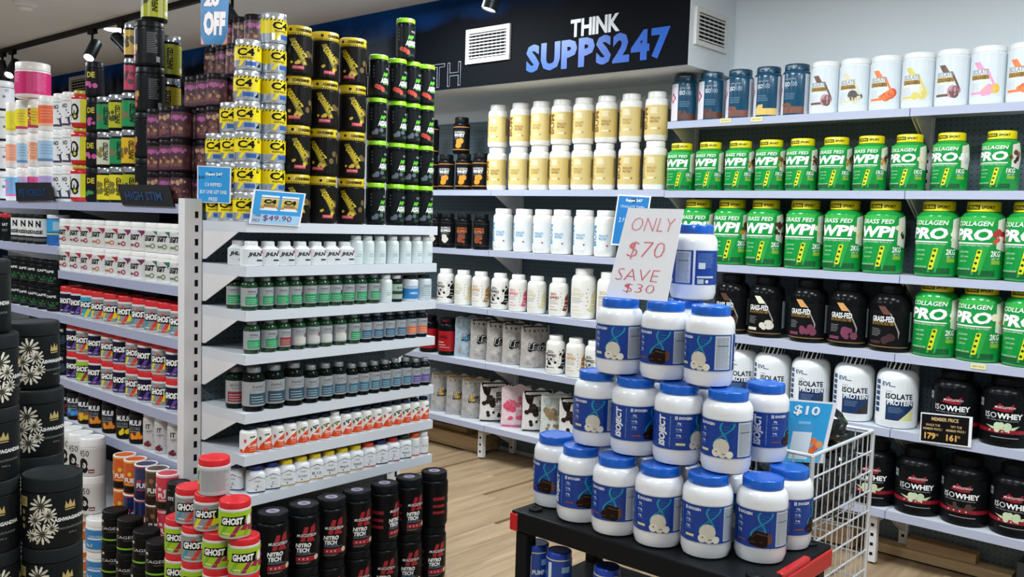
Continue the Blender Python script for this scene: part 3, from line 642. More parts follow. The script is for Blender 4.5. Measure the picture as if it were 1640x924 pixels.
def k_isowhey(fl, nm='black_whey_barrel'):
    d = [R(-1.45, 1.6, 0.08, 0.68, '#0d0f12'), R(-1.35, 1.6, 0.2, 0.255, '#8e1226')] + [C(-0.55+0.25*i, 0.228, 0.012, '#e8c9cc') for i in range(4)] + blob(-0.05, 0.29, 0.06, fl, 5, 0.8, 0.5) + [P([(-0.75, 0.3), (-0.45, 0.255), (0.4, 0.255), (0.62, 0.32), (0.2, 0.28), (-0.3, 0.28)], fl)] + \
        [R(-1.25, -0.98, 0.55, 0.66, '#8b9496'), T('NEW', -1.11, 0.605, 0.03, '#20272a', 0.2), P([(-0.5, 0.535), (-0.2, 0.63), (0.05, 0.57), (0.35, 0.63), (0.3, 0.52), (0.0, 0.51)], '#8e1226'), T('MUSCLETECH', 0.0, 0.572, 0.03, '#e8e8ea', 0.78, 0.01, 0.2), T('ISO', -0.55, 0.45, 0.08, '#e8eaec', 0.5), T('WHEY', 0.22, 0.45, 0.08, '#f6f8f8', 1.0, 0.04), T('100% WHEY PROTEIN ISOLATE', -0.1, 0.385, 0.018, '#aeb4b6', 1.3), R(-0.5, 0.6, 0.135, 0.145, '#9a9a9c')]
    return jar(nm, 0.098, 0.292, '#0b0d10', '#0d0f12', 0.13, 0.66, 0.16, 0.62, 0.05, d, body_rough=0.25)
IW, IWC = k_isowhey('#c8d8b4'), k_isowhey('#4a3230')
PLG = lambda c, cl, art: pouch('silver_pouch', 0.195, 0.262, 0.10, mat('crumpled_pouch_'+c[1:], c, 0.32, 0.1, 0.2, 30, 0.9, bdist=0.008), [R(-0.9, 0.9, 0.94, 0.985, cl)] + [P([(-0.88+0.3*i, 0.945), (-0.66+0.3*i, 0.945), (-0.7+0.3*i, 0.88-0.02*(i % 3)), (-0.78+0.3*i, 0.83+0.02*(i % 2))], cl) for i in range(6)] + [C(random.uniform(-0.85, 0.85), random.uniform(0.1, 0.85), 0.045, '#a39c98') for _ in range(10)] + blob(-0.3, 0.5, 0.08, art, 4, 0.8, 0.2) + [T('LEGIT', 0.1, 0.5, 0.19, '#101114', 1.36, 0.07, 0.15), T('LEGIT', 0.1, 0.505, 0.16, '#f4f4f4', 1.26, -0.01, 0.15), T('protein', 0.3, 0.39, 0.05, '#6a6a6c', 0.4)] + [C(-0.4+0.3*i, 0.09, 0.022, '#9a9690') for i in range(3)])
PL_W, PL_B, PL_G = PLG('#b9b2ac', '#2a2624', '#1b1b1c'), PLG('#a9bcc9', '#8fa4b0', '#2aa0d4'), PLG('#b4b0ae', '#a78b3c', '#e8b41c')
PIS = lambda c, band, art, tx: pouch('cookie_print_pouch', 0.20, 0.262, 0.09, mat('glossy_pouch_'+c[1:], c, 0.28, 0.0, 0.1, 30, 0.8, bdist=0.006), [P([(-0.97, 0.98), (0.97, 0.98), (0.9, 0.9), (-0.3, 0.84), (-0.45, 0.6), (-0.75, 0.72)], band)] + blob(-0.45, 0.55, 0.09, art, 8, 1.3, 0.25) + blob(-0.1, 0.22, 0.06, art, 6, 1.0, 0.6) + [T('ISO-', 0.35, 0.7, 0.12, tx, 0.6, 0.04), T('RIPPED', 0.3, 0.56, 0.12, tx, 0.95, 0.04)] + lines(-0.1, 0.8, 0.3, 0.42, 4, tx, 0.01) + [R(-0.95, 0.95, 0.03, 0.07, art)])
PI_D, PI_P, PI_C = PIS('#dcd8d4', '#1c1614', '#2e211c', '#161414'), PIS('#e6cdd2', '#e8d0d4', '#d8506e', '#d8486a'), PIS('#c9cdc8', '#a7b0ac', '#8a7552', '#6d675c')
EVO = jar('red_label_tub', 0.062, 0.245, '#100f12', '#1a0d14', 0.13, 0.8, 0.12, 0.75, 0.05, [R(-3.1, 3.1, 0.12, 0.66, '#a3141c'), T('EVOL', 0, 0.5, 0.08, '#2a0508', 0.9, 0.03), R(-0.8, 0.0, 0.35, 0.37, '#e8d0d0'), R(-0.8, 0.2, 0.28, 0.295, '#e8d0d0'), R(-0.6, 0.6, 0.22, 0.23, '#e8d0d0')], [T('EVOL', 0, 0.93, 0.04, '#c02040', 0.8)])
# ---- pyramid tubs
def k_isoject(van):
    B = '#0c3a92'
    d = [R(-2.95, 2.02, 0.21, 0.665, B), R(2.12, 3.3, 0.21, 0.665, B), R(1.2, 1.92, 0.23, 0.645, '#c3ccd6')] + lines(1.24, 1.88, 0.25, 0.62, 26, '#7d8896', 0.006, 0.15) + [R(1.3, 1.82, 0.52, 0.526, '#4a5562')]
    # helix: two intertwined teal ribbons
    for ph in (0, math.pi):
        n = 26; pts = []
        for i in range(n+1):
            t = i/n; pts.append((0.70-0.42*(1-t)+0.25*math.sin(ph+t*5.2)+0.1, 0.27+0.37*t))
        for a, b in zip(pts, pts[1:]): d.append(P([(a[0]-0.04, a[1]), (a[0]+0.04, a[1]), (b[0]+0.04, b[1]), (b[0]-0.04, b[1])], '#1a90b0'))
    for i in range(6):
        t = 0.42+i*0.09; x = 0.72-0.42*(1-t)+0.1; d.append(P([(x-0.14, 0.27+0.37*t), (x+0.14, 0.262+0.37*t), (x+0.14, 0.27+0.37*t), (x-0.14, 0.278+0.37*t)], '#0f74a8'))
    if van:
        d += [C(0.55, 0.345, 0.098, '#d3cdbd', 1.05), C(0.36, 0.272, 0.052, '#e2ddd0'), C(0.62, 0.268, 0.055, '#d6d0c0'), C(0.88, 0.258, 0.045, '#e4e2d4'), R(0.34, 0.8, 0.278, 0.292, '#3a2c20'), R(0.42, 0.72, 0.254, 0.264, '#4a3a2a'), R(-0.36, 0.02, 0.27, 0.3, '#d8d49a')]
    else:
        d += [P([(0.12, 0.3), (0.45, 0.42), (1.02, 0.385), (1.06, 0.29), (0.75, 0.22), (0.2, 0.245)], '#241512'), P([(0.2, 0.315), (0.48, 0.395), (0.98, 0.365), (0.96, 0.35), (0.48, 0.375)], '#4d2f26'), P([(0.88, 0.392), (1.02, 0.385), (1.06, 0.29), (0.88, 0.25)], '#6a4236'), P([(0.2, 0.28), (0.7, 0.29), (0.7, 0.28), (0.2, 0.27)], '#4d2f26'), R(-0.36, 0.02, 0.275, 0.295, '#8a4a34')]
    d += [T('ISOJECT', -0.92, 0.44, 0.12, '#e6eaf0', 0.38, 0.05, 0.12, True), T('ULTRA PURE WHEY ISOLATE ENZYMES', -0.6, 0.44, 0.016, '#8fb0dc', 0.38, 0, 0, True), R(-0.42, -0.38, 0.59, 0.635, '#dfe6ee'), R(-0.36, -0.32, 0.59, 0.635, '#dfe6ee'), T('EVOGEN', 0.0, 0.612, 0.035, '#f0f4f8', 0.52, 0.03)]
    d += [T(s, -0.25, z, 0.032, '#e4ebf4', None, 0.02) for s, z in ((('25g', 0.545), ('11.9g', 0.47), ('5.4g', 0.395)))] + [R(-0.38, -0.12, z, z+0.004, '#9db6dc') for z in (0.515, 0.44, 0.365)]
    d += lines(2.2, 3.0, 0.44, 0.62, 12, '#5f86c4', 0.006) + [R(2.25, 2.55, 0.42, 0.5, '#c9d2da'), R(2.2, 3.0, 0.3, 0.325, '#c9d2da'), R(2.22, 2.5, 0.225, 0.285, '#aebbc4'), C(2.65, 0.255, 0.025, '#c9d2da')] + [R(-2.6, -2.2, 0.26, 0.47, '#9fb0c4')] + lines(-2.55, -2.25, 0.28, 0.45, 12, '#4a5a70', 0.006)
    d += [R(-2.95, 2.02, 0.66, 0.668, foil('#d8e6f4')), R(2.12, 3.3, 0.66, 0.668, foil('#d8e6f4')), R(-2.95, 2.02, 0.207, 0.213, foil('#d8e6f4'))]
    return jar('blue_lid_tub', 0.0735, 0.24, '#eceef2', '#0a5ac0', 0.115, 0.8, 0.15, 0.74, 0.1, d, body_rough=0.22, lid_rough=0.25)
IJV, IJC = k_isoject(True), k_isoject(False)
# ---- island: end-unit small bottles
def k_pill(t, band, r=0.0285, h=0.118, body='#0e1f17', lid='#8f9498', img=None, nm='pill_bottle', tx='#31363a', bz=0.42):
    d = [R(-2.2, 2.0, 0.13, 0.68, foil('#b4b8bc', 0.38)), R(-0.75, 1.3, 0.17, bz, band), T(t, 0.1, 0.57, 0.06, tx, 1.1)] + lines(-0.6, 0.8, 0.22, 0.34, 3, '#c9d8d0', 0.012) + [R(-0.5, 0.8, 0.49, 0.5, '#6a6f74')]
    if img: d += [C(0.95, 0.45, 0.07, img), C(0.8, 0.42, 0.05, img)]
    return jar(nm, r, h, body, foil(lid, 0.35), 0.13, 0.62, 0.13, 0.55, 0.06, d, seg=20, body_rough=0.12)
PG = k_pill('HERBAL', '#14985a', body='#123a1e'); PGB = k_pill('HERBAL', '#14985a', body='#123a1e', img='#3a3f40')
PR_ = k_pill('MILK', '#9a2a30', body='#123a1e'); PW1 = k_pill('MACA', '#c9c7c2', body='#123a1e', img='#7a4a3a'); PW2 = k_pill('GINGER', '#cfcdc8', body='#123a1e', img='#8a6a3a')
PBL = k_pill('ZINC', '#2a5a7c', body='#101820'); POR = k_pill('TURMERIC', '#d8602a', body='#101820'); PPU = k_pill('SLEEP', '#5a3f94', 0.0255, 0.118, body='#101418')
NAC = k_pill('NAC', '#2c4a60', 0.040, 0.158, body='#0c1210', nm='large_pill_bottle'); BEET = k_pill('BEET ROOT', '#8a2436', 0.036, 0.15, body='#0f2416', nm='large_pill_bottle')
PNB = k_pill('NAC', '#2f5a74', 0.0315, 0.142, body='#0c1210', nm='large_pill_bottle'); PNB2 = k_pill('B COMPLEX', '#2f6a84', 0.0275, 0.128, body='#0c1210')
OM = jar('white_square_bottle', 0.0335, 0.088, '#eceef0', '#f0f1f3', 0.16, 0.62, 0.17, 0.6, 0.05, [R(-1.35, 1.35, 0.06, 0.68, '#d9dde0'), T('JHLN', 0.0, 0.46, 0.2, '#1a1b1e', 1.25, 0.05, 0.2), P([(0.55, 0.6), (0.85, 0.68), (0.8, 0.5)], '#c8202c'), R(0.2, 0.75, 0.2, 0.27, '#2a3a2e')], e=5.0, shk='cone', seg=32)
PALE = jar('pale_vitamin_bottle', 0.0275, 0.112, '#dbe4e4', '#e6ebeb', 0.14, 0.72, 0.12, 0.66, 0.05, [R(-2.5, 2.5, 0.1, 0.7, '#d3dedf'), T('VITAL', 0.2, 0.36, 0.05, '#3a6a74', 0.8), T('BALANCE', 0.2, 0.29, 0.035, '#3a6a74', 0.8), R(-0.5, 0.9, 0.44, 0.45, '#8fb4b8')], seg=20)
PDG = jar('dark_vitamin_bottle', 0.027, 0.108, '#14241c', '#c9ccc8', 0.13, 0.7, 0.12, 0.6, 0.05, [R(-2.2, 2.2, 0.12, 0.68, '#9ab0a0'), R(-2.2, 2.2, 0.3, 0.42, '#26382c'), T('IRON', 0.1, 0.54, 0.07, '#26382c', 0.9, 0.02)], seg=20)
PBW = jar('blue_label_bottle', 0.036, 0.105, '#d3dbe0', '#1a1d22', 0.13, 0.8, 0.08, 0.75, 0.05, [R(-2.2, 2.2, 0.1, 0.5, '#2b7fc0'), T('OMEGA', 0.1, 0.32, 0.08, '#e8f0f4', 1.1, 0.02), R(-0.8, 0.8, 0.55, 0.6, '#8fb4d0')], seg=20)
PGW = jar('grey_label_bottle', 0.033, 0.106, '#cdd6da', '#1a1d22', 0.13, 0.8, 0.08, 0.75, 0.05, [R(-2.2, 2.2, 0.1, 0.66, '#c3cfd4')] + lines(-0.7, 0.8, 0.2, 0.5, 5, '#6f858c', 0.02) + [T('MAGNESIUM', 0.1, 0.58, 0.06, '#35505a', 1.1)], seg=20)
def k_now(t, lid='#1a2234', star='#d2304a', wide=1.0, leaf=None):
    d = [R(-2.6, 2.6, 0.07, 0.7, '#eeeeec'), P([(-0.9, 0.07), (1.3, 0.07), (1.3, 0.58), (0.9, 0.56), (0.2, 0.46), (-0.45, 0.3)], '#dd4a1c'), R(-1.4, -0.85, 0.07, 0.2, '#dd4a1c')] + [P([(-0.55+0.06*math.cos(a)*4, 0.5+0.10*math.sin(a)), (-0.55+0.02*math.cos(a+0.8)*4, 0.5+0.035*math.sin(a+0.8)), (-0.55, 0.5), (-0.55+0.02*math.cos(a-0.8)*4, 0.5+0.035*math.sin(a-0.8))], star) for a in [i*math.pi/4 for i in range(8)]] + \
        ([C(0.1, 0.55, 0.05, leaf), C(-0.2, 0.6, 0.04, leaf)] if leaf else []) + [T('NOW', 0.35, 0.635, 0.075, '#16181a', 0.7, 0.06, 0.2), T(t, 0.4, 0.33, 0.1, '#fdf4ee', 1.2 if len(t) > 3 else 0.8, 0.03), R(0.0, 0.9, 0.22, 0.235, '#f6d8c8'), R(0.0, 0.9, 0.15, 0.16, '#f6d8c8')]
    return jar('orange_label_bottle', 0.0262*wide, 0.1, '#eeeeea', lid, 0.13, 0.72, 0.12, 0.66, 0.06, d, seg=20)
NW = {t: k_now(t, l, s, w, lf) for t, l, s, w, lf in (('C-1000', '#1a2234', '#d2304a', 1.15, None), ('MSM', '#1a2234', '#54343e', 1.1, None), ('Vitamin', '#1a2234', '#d2304a', 1.0, None), ('D-3', '#1a2234', '#d2304a', 1, None), ('Zinc', '#1a2234', '#7a8a3a', 0.95, '#6d8a3a'), ('Maca', '#1a2234', '#2e5a44', 0.95, '#2e5a44'), ('Iron', '#e9e9e6', '#7a8a3a', 0.95, '#8a9a3a'), ('Kelp', '#16294a', '#2e6a3c', 0.95, '#2e6a3c'))}
def k_hex(lid, band, t):
    d = [R(-1.35, 1.35, 0.05, 0.5, '#e2e6ea'), P([(-0.9, 0.5), (0.9, 0.5), (0.5, 0.57), (0.0, 0.62), (-0.5, 0.57)], '#e2e6ea'), R(-1.35, 1.35, 0.05, 0.1, band), P([(-0.92, 0.5), (-0.9, 0.52), (0.0, 0.65), (0.9, 0.52), (0.92, 0.5), (0.0, 0.62)], '#2a2f36'), T('WAGNER', 0.0, 0.47, 0.05, '#7a4a30', 0.6), T(t, 0.0, 0.3, 0.09, '#30363c', None if len(t) < 3 else 1.0, 0.01), C(-0.15, 0.17, 0.03, '#5a6a74'), R(-0.5, 0.5, 0.235, 0.242, '#7a848c')]
    return jar('domed_label_bottle', 0.0315, 0.1, '#e7e9ec', lid, 0.17, 0.7, 0.2, 0.64, 0.05, d, e=4.5, seg=32)
HX = {n: k_hex(*a) for n, a in {'navyA': ('#14266a', '#1a2c50', 'A'), 'navyC': ('#14266a', '#1a2c50', 'C'), 'yB': ('#e3c413', '#b8934a', 'B-Complex'), 'y12': ('#e3c413', '#b8934a', 'B 12'), 'yV': ('#e3c413', '#b8934a', 'Vitamin B'), 'yM': ('#e3c413', '#b8934a', 'Mega B'), 'or': ('#dd4a20', '#c0503a', 'C'), 'navyD': ('#1a2458', '#1a2c50', 'D'), 'red': ('#b8202a', '#8a3a34', 'E'), 'dg': ('#153a2a', '#1c3026', 'Magnesium')}.items()}
HXO = jar('slim_vitamin_bottle', 0.024, 0.1, '#e9e9e6', '#dd5a24', 0.17, 0.85, 0.12, 0.7, 0.05, [R(-2.2, 2.2, 0.06, 0.62, '#dfe2e4'), R(-2.2, 2.2, 0.06, 0.12, '#c9602e'), T('CALCIUM', 0, 0.45, 0.06, '#40464c', 1.0)], seg=18)
HXW = jar('slim_vitamin_bottle', 0.024, 0.098, '#e9e9e6', '#ecebe8', 0.17, 0.85, 0.12, 0.7, 0.05, [R(-2.2, 2.2, 0.06, 0.62, '#e3e4e4'), R(-2.2, 2.2, 0.06, 0.11, '#7a3a44'), T('BIOTIN', 0, 0.42, 0.07, '#40464c', 1.0)], seg=18)
def k_nitro(back=False):
    d = [R(-2.1, 1.3, 0.07, 0.74, '#0f1013'), P([(-0.35, 0.56), (-0.2, 0.68), (0.05, 0.68), (-0.05, 0.56)], '#a01c2a'), P([(0.1, 0.56), (0.2, 0.68), (0.45, 0.72), (0.5, 0.6)], '#a01c2a'), P([(-0.45, 0.44), (-0.4, 0.52), (-0.1, 0.53), (-0.18, 0.44)], '#a01c2a'), P([(-0.08, 0.44), (0.02, 0.53), (0.3, 0.53), (0.5, 0.44)], '#a01c2a'), R(-0.72, 0.66, 0.12, 0.2, '#9c1a2c')] + [C(-0.5+0.25*i, 0.16, 0.014, '#e0b8bc') for i in range(3)] + [C(0.62, 0.165, 0.045, '#d9c9a8'),
        T('MUSCLETECH', -0.05, 0.545, 0.045, '#e8e8ea', 1.2, 0.02, 0.2), T('NITRO', -0.25, 0.385, 0.07, '#f2f4f5', 0.95, 0.05, 0.12), T('TECH', -0.3, 0.305, 0.07, '#f2f4f5', 0.8, 0.05, 0.12), T('WHEY PROTEIN', -0.25, 0.252, 0.02, '#6aa4c8', 0.9), R(-0.7, 0.5, 0.228, 0.233, '#9a9a9c'),
        R(-2.0, -1.1, 0.5, 0.56, '#8e1a28'), R(-2.0, -1.1, 0.37, 0.42, '#8e1a28'), R(-2.0, -1.1, 0.25, 0.3, '#8e1a28')] + lines(-0.7, 0.2, 0.085, 0.1, 2, '#8a8a8c')
    k = jar('black_protein_tub', 0.059, 0.226, '#0e0f12', '#111316', 0.14, 0.92, 0.07, 0.84, 0.05, d, body_rough=0.3)
    lab = MB(); n = 16; lab.add([(0.024*math.cos(2*math.pi*i/n), 0.024*math.sin(2*math.pi*i/n), 0.2253) for i in range(n)], [tuple(range(n))], ink('#8d869a'))
    for i in range(5): lab.add([(-0.012+0.005*i, -0.008, 0.2256), (-0.010+0.005*i, -0.008, 0.2256), (-0.007+0.005*i, 0.008, 0.2256), (-0.009+0.005*i, 0.008, 0.2256)], [(0, 1, 2, 3)], ink('#2c2a34'))
    k.parts.append(('lid_emblem', lab.mesh('lid_emblem', False))); return k
NT = k_nitro()
def k_c4():
    d = [R(-3.14, 3.14, 0.3, 0.72, '#f0d90c'), R(-3.14, 3.14, 0.08, 0.3, foil('#c9d2de', 0.2)), R(-3.14, 3.14, 0.72, 0.78, '#f0d90c')] + [P([(-1.4+0.3*i, 0.72), (-1.28+0.3*i, 0.72), (-1.16+0.3*i, 0.78), (-1.28+0.3*i, 0.78)], '#14140f') for i in range(10)] + \
        [P([(-0.5, 0.1), (-0.25, 0.1), (0.05, 0.3), (-0.25, 0.3)], '#f0d90c'), R(0.1, 0.9, 0.12, 0.26, '#2a5aa4'), P([(0.95, 0.1), (1.35, 0.1), (1.35, 0.28)], '#15171a'), T('C4', 0.1, 0.565, 0.25, '#111111', 1.35, 0.035, 0.0), T('RIPPED', 0.15, 0.375, 0.07, '#7a5a14', 1.05, 0.02), R(1.0, 1.25, 0.62, 0.7, '#14140f'), T('C', 1.12, 0.66, 0.05, '#f0d90c')] + lines(1.6, 2.6, 0.36, 0.7, 12, '#a8961a', 0.012)
    return jar('yellow_preworkout_tub', 0.046, 0.105, foil('#d6dde6', 0.15), foil('#dfe4ea', 0.18), 0.19, 0.96, 0.03, 0.93, 0.05, d)
C4K = k_c4()
def k_cond(sh):
    y = '#cdb320'
    d = [R(-3.1, 3.1, 0.06, 0.78, '#171614'), P([(-0.9+sh, 0.72), (-0.55+sh, 0.74), (0.35+sh, 0.22), (0.0+sh, 0.2)], '#8a7a1c'), R(-0.7+sh, 0.1+sh, 0.12, 0.19, '#cc3a52')] + blob(0.85, 0.4, 0.08, '#6a5430', 6, 1.0, 0.5) + blob(-0.2+sh, 0.25, 0.05, '#d8b43a', 4, 1, 0.6) + [T('CONVICT', -0.25+sh, 0.5, 0.14, '#e0c820', 1.3, 0.03, 0, False, -0.9), T('STIM JUNKIE', -0.3+sh, 0.155, 0.035, '#f2dcdc', 0.7)]
    ld = [P([(-1.7+0.16*i, 0.815), (-1.64+0.16*i, 0.815), (-1.54+0.16*i, 0.85), (-1.6+0.16*i, 0.85)], '#14130e') for i in range(22)] + [T('CONDEMNED', 0.2+sh, 0.91, 0.06, '#16140c', 1.3, 0.04), C(-0.85+sh, 0.91, 0.03, '#16140c'), C(1.3+sh, 0.91, 0.03, '#16140c')]
    return jar('hazard_lid_tub', 0.0545, 0.177, '#141312', y, 0.19, 0.96, 0.04, 0.92, 0.04, d, ld)
CN = [k_cond(0.0), k_cond(0.35), k_cond(-0.3)]
def k_assault(im):
    d = [R(-1.5, 1.6, 0.06, 0.8, '#15191b'), T('ASSAULT', 0.5, 0.4, 0.13, '#e8ece8', 1.5, 0.05, 0.15), T('MP', 0.35, 0.54, 0.1, '#62c232', 0.7, 0.04, 0.3), R(0.0, 1.2, 0.31, 0.325, '#62c232'), T('MUSCLE', 0.7, 0.68, 0.05, '#c9d0cc', 0.7)] + blob(-0.3, 0.2, 0.07, im, 5, 0.9, 0.5) + [R(0.1, 0.9, 0.1, 0.16, '#26402c')] + [C(-1.0, 0.72-0.08*i, 0.02, '#5a6264') for i in range(4)]
    return jar('green_lid_tub', 0.0385, 0.166, '#101315', '#8fcf1e', 0.11, 0.98, 0.05, 0.93, 0.04, d, seg=22, body_rough=0.2)
AS = [k_assault('#c04434'), k_assault('#5b6670')]
# ---- island: run facing the left aisle
def k_ghost(kind, gr=0.05, gh=0.127):
    base, cs = {'grey': ('#8d9092', ('#d63c40', '#2f93a8')), 'multi': ('#8d9092', ('#d63c40', '#e3d21c')), 'purple': ('#1d1733', ('#5a3f9c', '#3a2a70')), 'green': ('#9fc61e', ('#9a1f4c', '#7cae14')), 'blue': ('#2aa0c4', ('#e3d21c', '#e0503c')), 'back': ('#b8b8ba', ('#e3c81c', '#2f93a8'))}[kind]
    d = [R(-3.14, 3.14, 0.07, 0.74, base)]
    if kind == 'back':
        d += [R(-3.14, -1.0, 0.07, 0.74, '#e0c61c'), P([(-1.5, 0.6), (-1.0, 0.7), (-1.1, 0.4), (-1.5, 0.3)], '#2f93a8'), P([(-1.6, 0.2), (-1.0, 0.34), (-1.0, 0.1), (-1.6, 0.1)], '#d63c40')] + lines(-0.9, 1.2, 0.14, 0.68, 16, '#6f7072', 0.012)
    else:
        for a in range(5):
            u = -1.8+0.8*a; d.append(P([(u, 0.07), (u+0.3, 0.07), (u+0.72, 0.36), (u+0.42, 0.36)], cs[a % 2]))
        if kind == 'purple': d += [R(-3.1, 3.1, 0.09, 0.2, '#3c2a74'), T('WILD', 0.9, 0.2, 0.07, '#b9a8e0', 0.6)]
        if kind == 'multi': d += [P([(0.3, 0.18), (1.2, 0.2), (1.5, 0.5), (0.9, 0.6), (0.5, 0.4)], '#f0dc1a'), P([(0.6, 0.12), (1.4, 0.14), (1.5, 0.26), (0.6, 0.2)], '#1f78c0')]
        if kind == 'green': d += [P([(0.4, 0.24), (1.5, 0.16), (1.6, 0.66), (1.0, 0.5)], '#a01c50')]
        d += [P([(-0.2, 0.66), (0.15, 0.66), (-0.02, 0.56)], '#d63c40')] if kind in ('grey', 'multi') else []
        d += [P([(-0.85, 0.36), (0.75, 0.36), (0.85, 0.62), (-0.75, 0.6)], '#111214'), T('GHOST', -0.05, 0.49, 0.19, '#fbfbfa', 1.35, 0.05, 0.1), P([(0.9, 0.36), (1.3, 0.36), (1.32, 0.52), (1.12, 0.64), (0.92, 0.52)], '#f2f2f2')]
        d += [R(-0.7, -0.2, 0.14, 0.165, '#e8e8e8'), R(0.0, 0.3, 0.14, 0.165, '#d8c020')]
    return jar('red_lid_tub', gr, gh, '#c9cbcc', '#cf1420', 0.2, 0.97, 0.04, 0.93, 0.05, d, ring='#e6e6e6', lid_rough=0.45)
GHF = {k: k_ghost(k, 0.0508, 0.118) for k in ('grey', 'multi', 'green', 'back')}
GH = {k: k_ghost(k) for k in ('grey', 'multi', 'purple', 'green', 'blue', 'back')}
def k_legit(c, fr):
    d = [R(-3.1, 3.1, 0.1, 0.72, '#d5d4d2'), P([(0.1, 0.72), (0.9, 0.72), (0.6, 0.58), (0.45, 0.5), (0.4, 0.6)], c), T('LEGIT', -0.25, 0.48, 0.2, '#1c1a1c', 1.1, 0.06, 0.15), C(0.1, 0.22, 0.09, fr), C(0.1, 0.22, 0.045, '#e6cfc8'), R(-0.7, 0.0, 0.17, 0.25, fr)] + [C(random.uniform(-1.2, 1.3), random.uniform(0.15, 0.68), 0.03, '#bdbbb8') for _ in range(10)]
    return jar('white_splash_tub', 0.0485, 0.116, '#ecebe9', '#f3f2f0', 0.17, 0.97, 0.03, 0.93, 0.04, d)
LG = {n: k_legit(*a) for n, a in {'red': ('#a8283a', '#8e2036'), 'tan': ('#a8283a', '#b07a54'), 'plum': ('#7a2a5a', '#8a2044'), 'green': ('#2f6b66', '#6c8560')}.items()}
def k_dark(t, acc, r, h, nm, lid='#131416', c='#e6e8e8', art='#3a3f44'):
    return jar(nm, r, h, '#121416', lid, 0.16, 0.95, 0.05, 0.9, 0.04, [R(-1.6, 1.6, 0.07, 0.76, '#16191b'), T(t, -0.05, 0.6, 0.1, c, 1.2, 0.04)] + blob(0.1, 0.3, 0.1, acc, 6, 1.0, 0.6) + [R(-0.5, 0.6, 0.12, 0.16, art)], seg=24)
CPG, CPB = k_dark('CAPE', '#1d5a2c', 0.046, 0.115, 'black_green_tub'), k_dark('CAPE', '#1c3c50', 0.05, 0.13, 'black_blue_tub')
def k_mule(a, b):
    return jar('energy_shaker_can', 0.041, 0.143, '#17141a', '#2a1c30', 0.1, 0.95, 0.06, 0.9, 0.05, [R(-1.6, 1.6, 0.06, 0.86, '#1b1820'), R(-1.6, 1.6, 0.06, 0.34, b), R(-1.6, 1.6, 0.06, 0.14, '#1a1513')] + blob(0.2, 0.25, 0.085, a, 7, 0.9, 0.6) + [R(-0.6, 0.6, 0.36, 0.375, '#d8b8a8'), T('MUL8', 0.05, 0.62, 0.16, '#efefef', 1.35, 0.03, 0.1), T('UCORE', 0.05, 0.45, 0.09, '#8fa0a4', 1.1)], seg=24)
ML = {n: k_mule(*a) for n, a in {'blue': ('#4aa0dc', '#1a5aa0'), 'mango': ('#e8c020', '#c0562a'), 'orange': ('#f0901c', '#3a2418'), 'banana': ('#f0d420', '#2a1c18')}.items()}
ITW = jar('slim_white_tube', 0.037, 0.142, '#cfcdcc', '#e3e1e0', 0.09, 0.96, 0.04, 0.92, 0.04, [R(-2.4, 2.4, 0.06, 0.84, '#c3c1c0'), T('IT', 0.05, 0.66, 0.13, '#1b1a1c', 0.55, 0.03), T('LOADED', 0.1, 0.53, 0.06, '#4a484a', 0.8), C(0.05, 0.17, 0.09, '#6a1a30'), R(-0.5, 0.4, 0.1, 0.2, '#6a1a30')] + [C(random.uniform(-1.2, 1.3), random.uniform(0.2, 0.8), 0.025, '#a9a7a6') for _ in range(12)] + [R(1.2, 1.5, 0.1, 0.3, '#7a2038')], seg=24)
J450 = jar('motif_print_tub', 0.05, 0.155, '#e6e5e4', '#f0efee', 0.2, 0.98, 0.03, 0.95, 0.05, [R(-3.1, 3.1, 0.06, 0.74, '#d3d1d0'), T('450', -0.1, 0.62, 0.16, '#202022', 0.9, 0.0), C(-0.15, 0.34, 0.13, '#161618', 1.2), C(-0.05, 0.3, 0.055, '#d8d8d8', 1.4), P([(-0.5, 0.4), (-0.2, 0.5), (0.3, 0.2), (0.1, 0.1), (-0.5, 0.12)], '#161618'), R(0.3, 0.75, 0.1, 0.2, '#6a1a22'), R(0.35, 0.7, 0.13, 0.16, '#e0d0d0')], ring='#d8d6d4')
def k_creat(c): return jar('white_creatine_tub', 0.065, 0.13, '#e9e8e6', '#f1f0ee', 0.22, 0.98, 0.03, 0.95, 0.05, [R(-3.1, 3.1, 0.1, 0.7, c), R(-0.5, 0.5, 0.4, 0.45, '#e8eef2'), T('CREATINE', 0.1, 0.5, 0.06, '#f2f4f6', 0.9), T('No. 3', -0.35, 0.22, 0.1, '#f2f4f6', 0.5, 0.03)])
CRB, CRO = k_creat('#2b83c4'), k_creat('#e2701c')
def k_fuel(c, c2, c3): return jar('white_top_can', 0.0435, 0.133, c, '#f2eee9', 0.04, 1.0, 0.01, 0.99, 0.03, [R(-3.1, 3.1, 0.93, 0.958, c2), R(-3.1, 3.1, 0.05, 0.25, c3)] + blob(-0.2, 0.6, 0.08, c2, 6, 1.3, 0.8) + [T('FUEL', 0.1, 0.42, 0.14, '#f4f2f0', 1.3, 0.04), R(-0.5, 0.8, 0.28, 0.31, c2)], seg=24)
FU = {n: k_fuel(*a) for n, a in {'orange': ('#d8581c', '#f2c23a', '#1a1412'), 'navy': ('#1c2a5c', '#c03048', '#2a1e3a'), 'brown': ('#4a3226', '#8a6a4a', '#2c1c16'), 'pink': ('#d8304a', '#f2d0d4', '#1c2418')}.items()}
STM, BST = k_dark('STIM X', '#3a2a34', 0.044, 0.13, 'dark_stim_tub', c='#d8d8dc', art='#a8343c'), k_dark('BEAST', '#4a2e2a', 0.044, 0.13, 'dark_stim_tub', c='#e6e6e8', art='#7a3a30')
